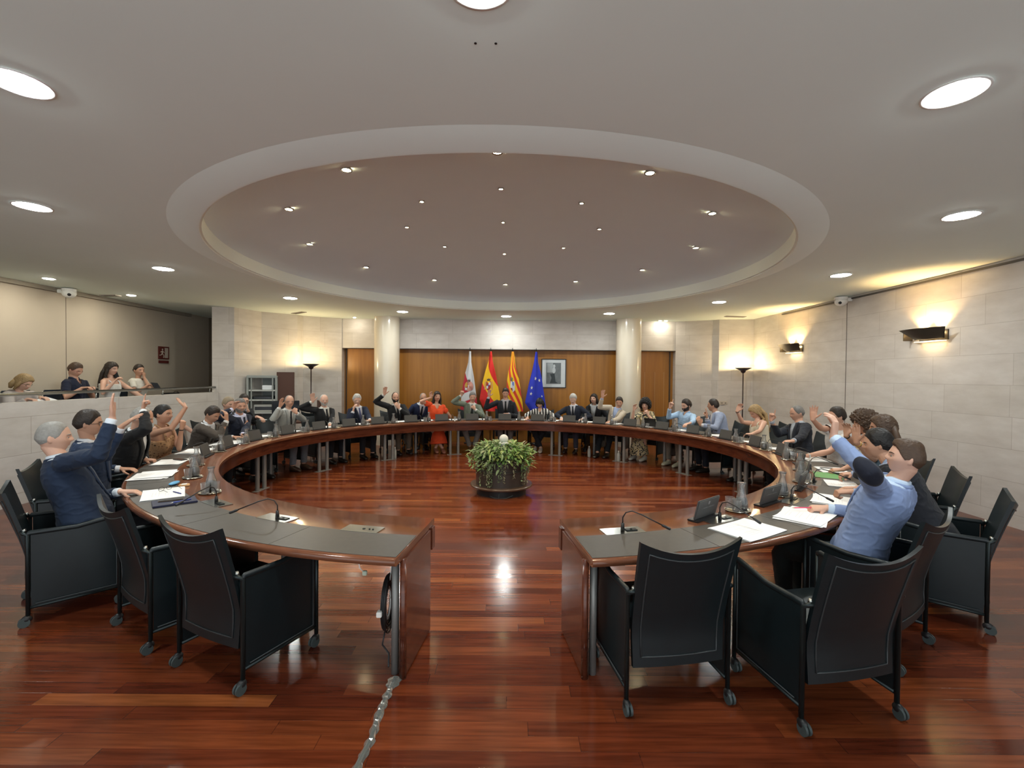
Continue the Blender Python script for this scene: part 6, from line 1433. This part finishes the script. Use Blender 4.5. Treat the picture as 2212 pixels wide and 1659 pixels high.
 {'key': 'p29', 'label': 'young man in light blue jacket with navy elbow patch, holding a pink pencil', 'head': (2.529, 2.92, 1.25), 'pelvis': (2.372, 3.118, 0), 'face': -34.5, 'top': ('suit', (0.2, 0.27, 0.46), (0.5, 0.62, 0.78)), 'hair': ('fade', 'brown'), 'skin': 'a', 'near': 2, 'l': ((2.044, 2.9, 1.385), (0.12, 0.0, 1), 'claw', (-0.55, 0.75, 0.1), (0.3, -0.7, -0.7)), 'r': ((2.376, 3.429, 0.785), (-0.9, 0.25, -0.1), 'hold', (0, 0.25, -1), (0.2, 0.5, -0.8)), 'hpitch': 8, 'hyaw': -24, 'hscale': 0.94, 'patch': -1, 'pants': (0.03, 0.045, 0.045), 'vz': 0.22},
 {'key': 'g1', 'label': 'blonde woman in light grey cardigan writing in the gallery, far left', 'head': (-7.304, 6.9, 1.594), 'pelvis': (-7.554, 6.9, 0), 'floor': 0.46, 'face': 90, 'top': ('cardigan', (0.42, 0.38, 0.36)), 'hair': ('bob', 'blond'), 'skin': 'a', 'fem': 1, 'near': 1, 'r': ((-7.079, 6.75, 1.353), (0.9, 0.1, -0.1), 'hold', (0, 0, -1), None), 'l': ((-7.247, 7.1, 1.363), (0.9, -0.1, -0.1), 'relax', (0, 0, -1), None), 'hpitch': -30, 'hyaw': -10, 'glasses': 'dark', 'pants': (0.1, 0.1, 0.12)},
 {'key': 'g2', 'label': 'man with glasses in navy polo shirt looking at his phone in the gallery', 'head': (-7.332, 7.75, 1.793), 'pelvis': (-7.382, 7.747, 0), 'floor': 0.58, 'face': 86, 'top': ('polo', (0.012, 0.02, 0.055)), 'hair': ('short', 'brown'), 'skin': 'b', 'near': 1, 'glasses': 'red', 'r': ((-7.07, 7.6, 1.495), (0.9, 0.3, 0.1), 'hold', (0, 0, -1), None), 'l': ((-7.161, 7.85, 1.488), (0.7, -0.5, 0.1), 'hold', (0, 0, -1), None), 'hpitch': -26, 'hyaw': 0, 'belly': 0.03},
 {'key': 'g3', 'label': 'woman with long dark hair in white top holding up a phone, gallery', 'head': (-7.333, 8.45, 1.819), 'pelvis': (-7.383, 8.45, 0), 'floor': 0.58, 'face': 90, 'top': ('tank', (0.66, 0.66, 0.64)), 'hair': ('long', 'dark'), 'skin': 'a', 'fem': 1, 'near': 1, 'r': ((-7.103, 8.25, 1.594), (0.5, 0.3, 0.7), 'hold', (0.6, 0.6, -0.3), None), 'l': ((-7.361, 8.6, 1.606), (0.5, -0.3, 0.7), 'hold', (0.3, -0.6, 0), None), 'hpitch': -10, 'hyaw': 0, 'hairlen': 0.26, 'pants': (0.06, 0.09, 0.14), 'extra': [('bracelet', -1, 0.9, 0.028, (0.6, 0.6, 0.58))]},
 {'key': 'g4', 'label': 'person with short dark hair in white t-shirt, hand at chin, gallery', 'head': (-7.35, 9.1, 1.802), 'pelvis': (-7.4, 9.1, 0), 'floor': 0.58, 'face': 90, 'top': ('tee', (0.6, 0.58, 0.52)), 'hair': ('bun', 'dark'), 'skin': 'c', 'fem': 1, 'near': 1, 'l': ((-7.25, 9.1, 1.666), (0, 0, 1), 'fist', (-0.8, 0, 0), None), 'r': ((-7.05, 8.95, 1.515), (0.8, 0, 0.1), 'hold', (0, 0, -1), None), 'hpitch': -5, 'hyaw': 20, 'pants': (0.22, 0.32, 0.46)},
]
leop=blotch_fabric('leopard_print',[(0.055,0.028,0.012),(0.36,0.20,0.10),(0.42,0.25,0.13),(0.40,0.22,0.11)],34)
strp=stripe_fabric('black_white_stripes',(0.62,0.62,0.60),(0.008,0.008,0.010),95,'X')
patt=blotch_fabric('black_yellow_pattern',[(0.010,0.010,0.010),(0.55,0.45,0.22),(0.60,0.52,0.34),(0.012,0.012,0.012),(0.50,0.42,0.25)],16)
SP={'leopard':leop,'stripes':strp,'pattern':patt}
KEYS=['p1','p2','p3','p4','p5','p6','p8','p9','p10','p11','p13','p14','p15','p16','p17','p19','p20','p21','p22','p23','p24','p25','p26','p27','p28','p29']
CW=dict(zip(KEYS,[WHO[a] for a in sorted(WHO) if -140<a<150]))
CW.update(p7='the man in black behind the bearded man',p7b='the grey haired person mostly hidden',p12='the bald man behind the woman in orange',p18='the woman in dark jacket, second row')
for P_ in PEOPLE:
    P_['top']=tuple(SP[x] if isinstance(x,str) and x in SP else x for x in P_['top'])
    if P_.get('pants') in SP: P_['pants']=SP[P_['pants']]
    if P_['key']=='p20': P_['pants']=patt
    person(P_)
    pl_=P_['_pel']; F_=P_['_F']
    if P_['key'][0]=='p':
        q=pl_-F_*0.05
        put_chair(q.x,q.y,math.degrees(math.atan2(F_.x,F_.y)),'black leather armchair occupied by '+CW[P_['key']])
print('NOREACH',NOREACH)
PK={p['key']:p for p in PEOPLE}
# gallery seats
def gseat(x,y,label,z=0.58):
    t=empty('gallery_chair',(x,y,z),rad(-90)); tag(t,label,'chair','dark chairs in the gallery')
    bm=NB(); box(bm,-0.23,0.23,-0.22,0.22,0.42,0.47,0.015); obj('seat',bm,M_BLACK,t)
    bm=NB(); box(bm,-0.22,0.22,-0.25,-0.22,0.55,0.88,0.012); obj('backrest',bm,mat('dark_blue_mesh',(0.02,0.03,0.045),0.6),t)
    for s in (-1,1):
        bm=NB(); tube(bm,[(s*0.235,-0.235,0),(s*0.235,-0.24,0.86)],0.012,8); obj('leg',bm,mat('chair_grey_metal',(0.30,0.28,0.24),0.4,metal=0.5),t,True)
        bm=NB(); tube(bm,[(s*0.235,0.20,0),(s*0.235,0.20,0.44)],0.012,8); obj('leg',bm,MATS['chair_grey_metal'],t,True)
gseat(-7.45,6.55,'dark chair of the blonde woman in the gallery',0.46+0.0)
gseat(-7.55,7.25,'empty dark gallery chair between the blonde woman and the navy polo man')
for k_,l in (('g2','man in the navy polo shirt'),('g3','woman with long dark hair'),('g4','person in the white t-shirt')):
    q=PK[k_]['_pel']; gseat(q.x-0.02,q.y,'dark gallery chair under the '+l)
# things held in hands
def at_hand(key,s,f=0.10,n=0.0):
    P_=PK[key]; A=P_['r' if s>0 else 'l']; fd=Vector(A[1]).normalized(); nn=Vector(A[3]); nn=(nn-fd*nn.dot(fd)).normalized()
    return P_['_w'][s]+fd*f+nn*n
def slab_thing(name,label,cat,c,rot,sz,m,m2,parts=('body','screen')):
    o=empty(name,c); o.rotation_euler=rot; tag(o,label,cat)
    bm=NB(); box(bm,-sz[0],sz[0],-sz[1],sz[1],-sz[2],sz[2],0.002); obj(parts[0],bm,m,o)
    bm=NB(); box(bm,-sz[0]*.92,sz[0]*.92,-sz[1]*.94,sz[1]*.94,sz[2],sz[2]+0.0008); obj(parts[1],bm,m2,o)
slab_thing('smartphone','dark smartphone held by the man in the navy polo in the gallery','phone',(at_hand('g2',1,0.11,0.03)+at_hand('g2',-1,0.11,0.03))/2,(0.5,0.3,1.2),(0.04,0.08,0.005),M_BLACK,M_SCREEN)
slab_thing('smartphone','smartphone held up by the long haired woman in the gallery','phone',at_hand('g3',-1,0.12,0.03)+Vector((0,-0.03,0.03)),(0.9,0.2,1.3),(0.04,0.08,0.005),M_BLACK,M_SCREEN)
slab_thing('tablet_computer','black tablet held by the person in the white t-shirt in the gallery','tablet',at_hand('g4',1,0.15,0.03),(0.7,0.1,1.2),(0.06,0.09,0.005),M_BLACK,M_SCREEN)
slab_thing('sheet_of_paper','white notepad held by the blonde woman in the gallery','papers',at_hand('g1',-1,0.10,0.035),(0.25,0.35,0.3),(0.08,0.11,0.003),M_PAPER,mat('paper_inner',(0.7,0.72,0.74),0.7),('pad','top_sheet'))
slab_thing('smartphone','smartphone held low over the table by the bare armed person on the right','phone',at_hand('p25',-1,0.12,0.035)+Vector((0,0,0.03)),(0.3,-0.5,0.9),(0.04,0.08,0.005),M_BLACK,M_SCREEN)
slab_thing('smartphone','small phone held by the white haired man touching his cheek','phone',at_hand('p10',-1,0.12,0.02)+Vector((0,0,0.02)),(0.4,0.1,0.4),(0.035,0.07,0.005),mat('beige_case',(0.4,0.35,0.28),0.4),M_SCREEN)
c=at_hand('p29',1,0.09,0.0)+Vector((0,0,0.004)); dv=Vector((-0.95,0.15,-0.06)).normalized()
t=empty('pencil',c); tag(t,'bright pink pencil in the hand of the young man in the light blue jacket','pencil')
bm=NB(); tube(bm,[dv*-0.03,dv*0.13],0.0042,8); obj('shaft',bm,mat('pink',(0.75,0.06,0.16),0.4),t,True)
bm=NB(); tube(bm,[dv*0.13,dv*0.145],[0.0042,0.0008],8); obj('tip',bm,mat('pencil_wood',(0.5,0.35,0.2),0.6),t,True)
# small bag and bottle on the gallery bench beside the last visitor
t=empty('handbag',(-7.2,9.75,1.24)); tag(t,'small dark handbag on the ledge at the end of the gallery row','bag')
bm=NB(); box(bm,-0.10,0.10,-0.16,0.16,0,0.10,0.02); obj('body',bm,M_BLACK,t)
bm=NB(); tube(bm,[(0.1,-0.08,0.09),(0.11,-0.04,0.13),(0.11,0.04,0.13),(0.1,0.08,0.09)],0.006,8); obj('handle',bm,M_BLACK,t,True)
t=empty('side_table',(-7.2,9.85,0.58)); tag(t,'dark side table with a bag on it at the end of the gallery row','table')
bm=NB(); box(bm,-0.2,0.2,-0.35,0.35,0.62,0.66,0.006); obj('tabletop',bm,M_BLACK,t)
for sx in (-1,1):
    for sy_ in (-1,1):
        bm=NB(); box(bm,sx*0.18-0.015,sx*0.18+0.015,sy_*0.32-0.015,sy_*0.32+0.015,0,0.62); obj('leg',bm,M_BLACK,t)
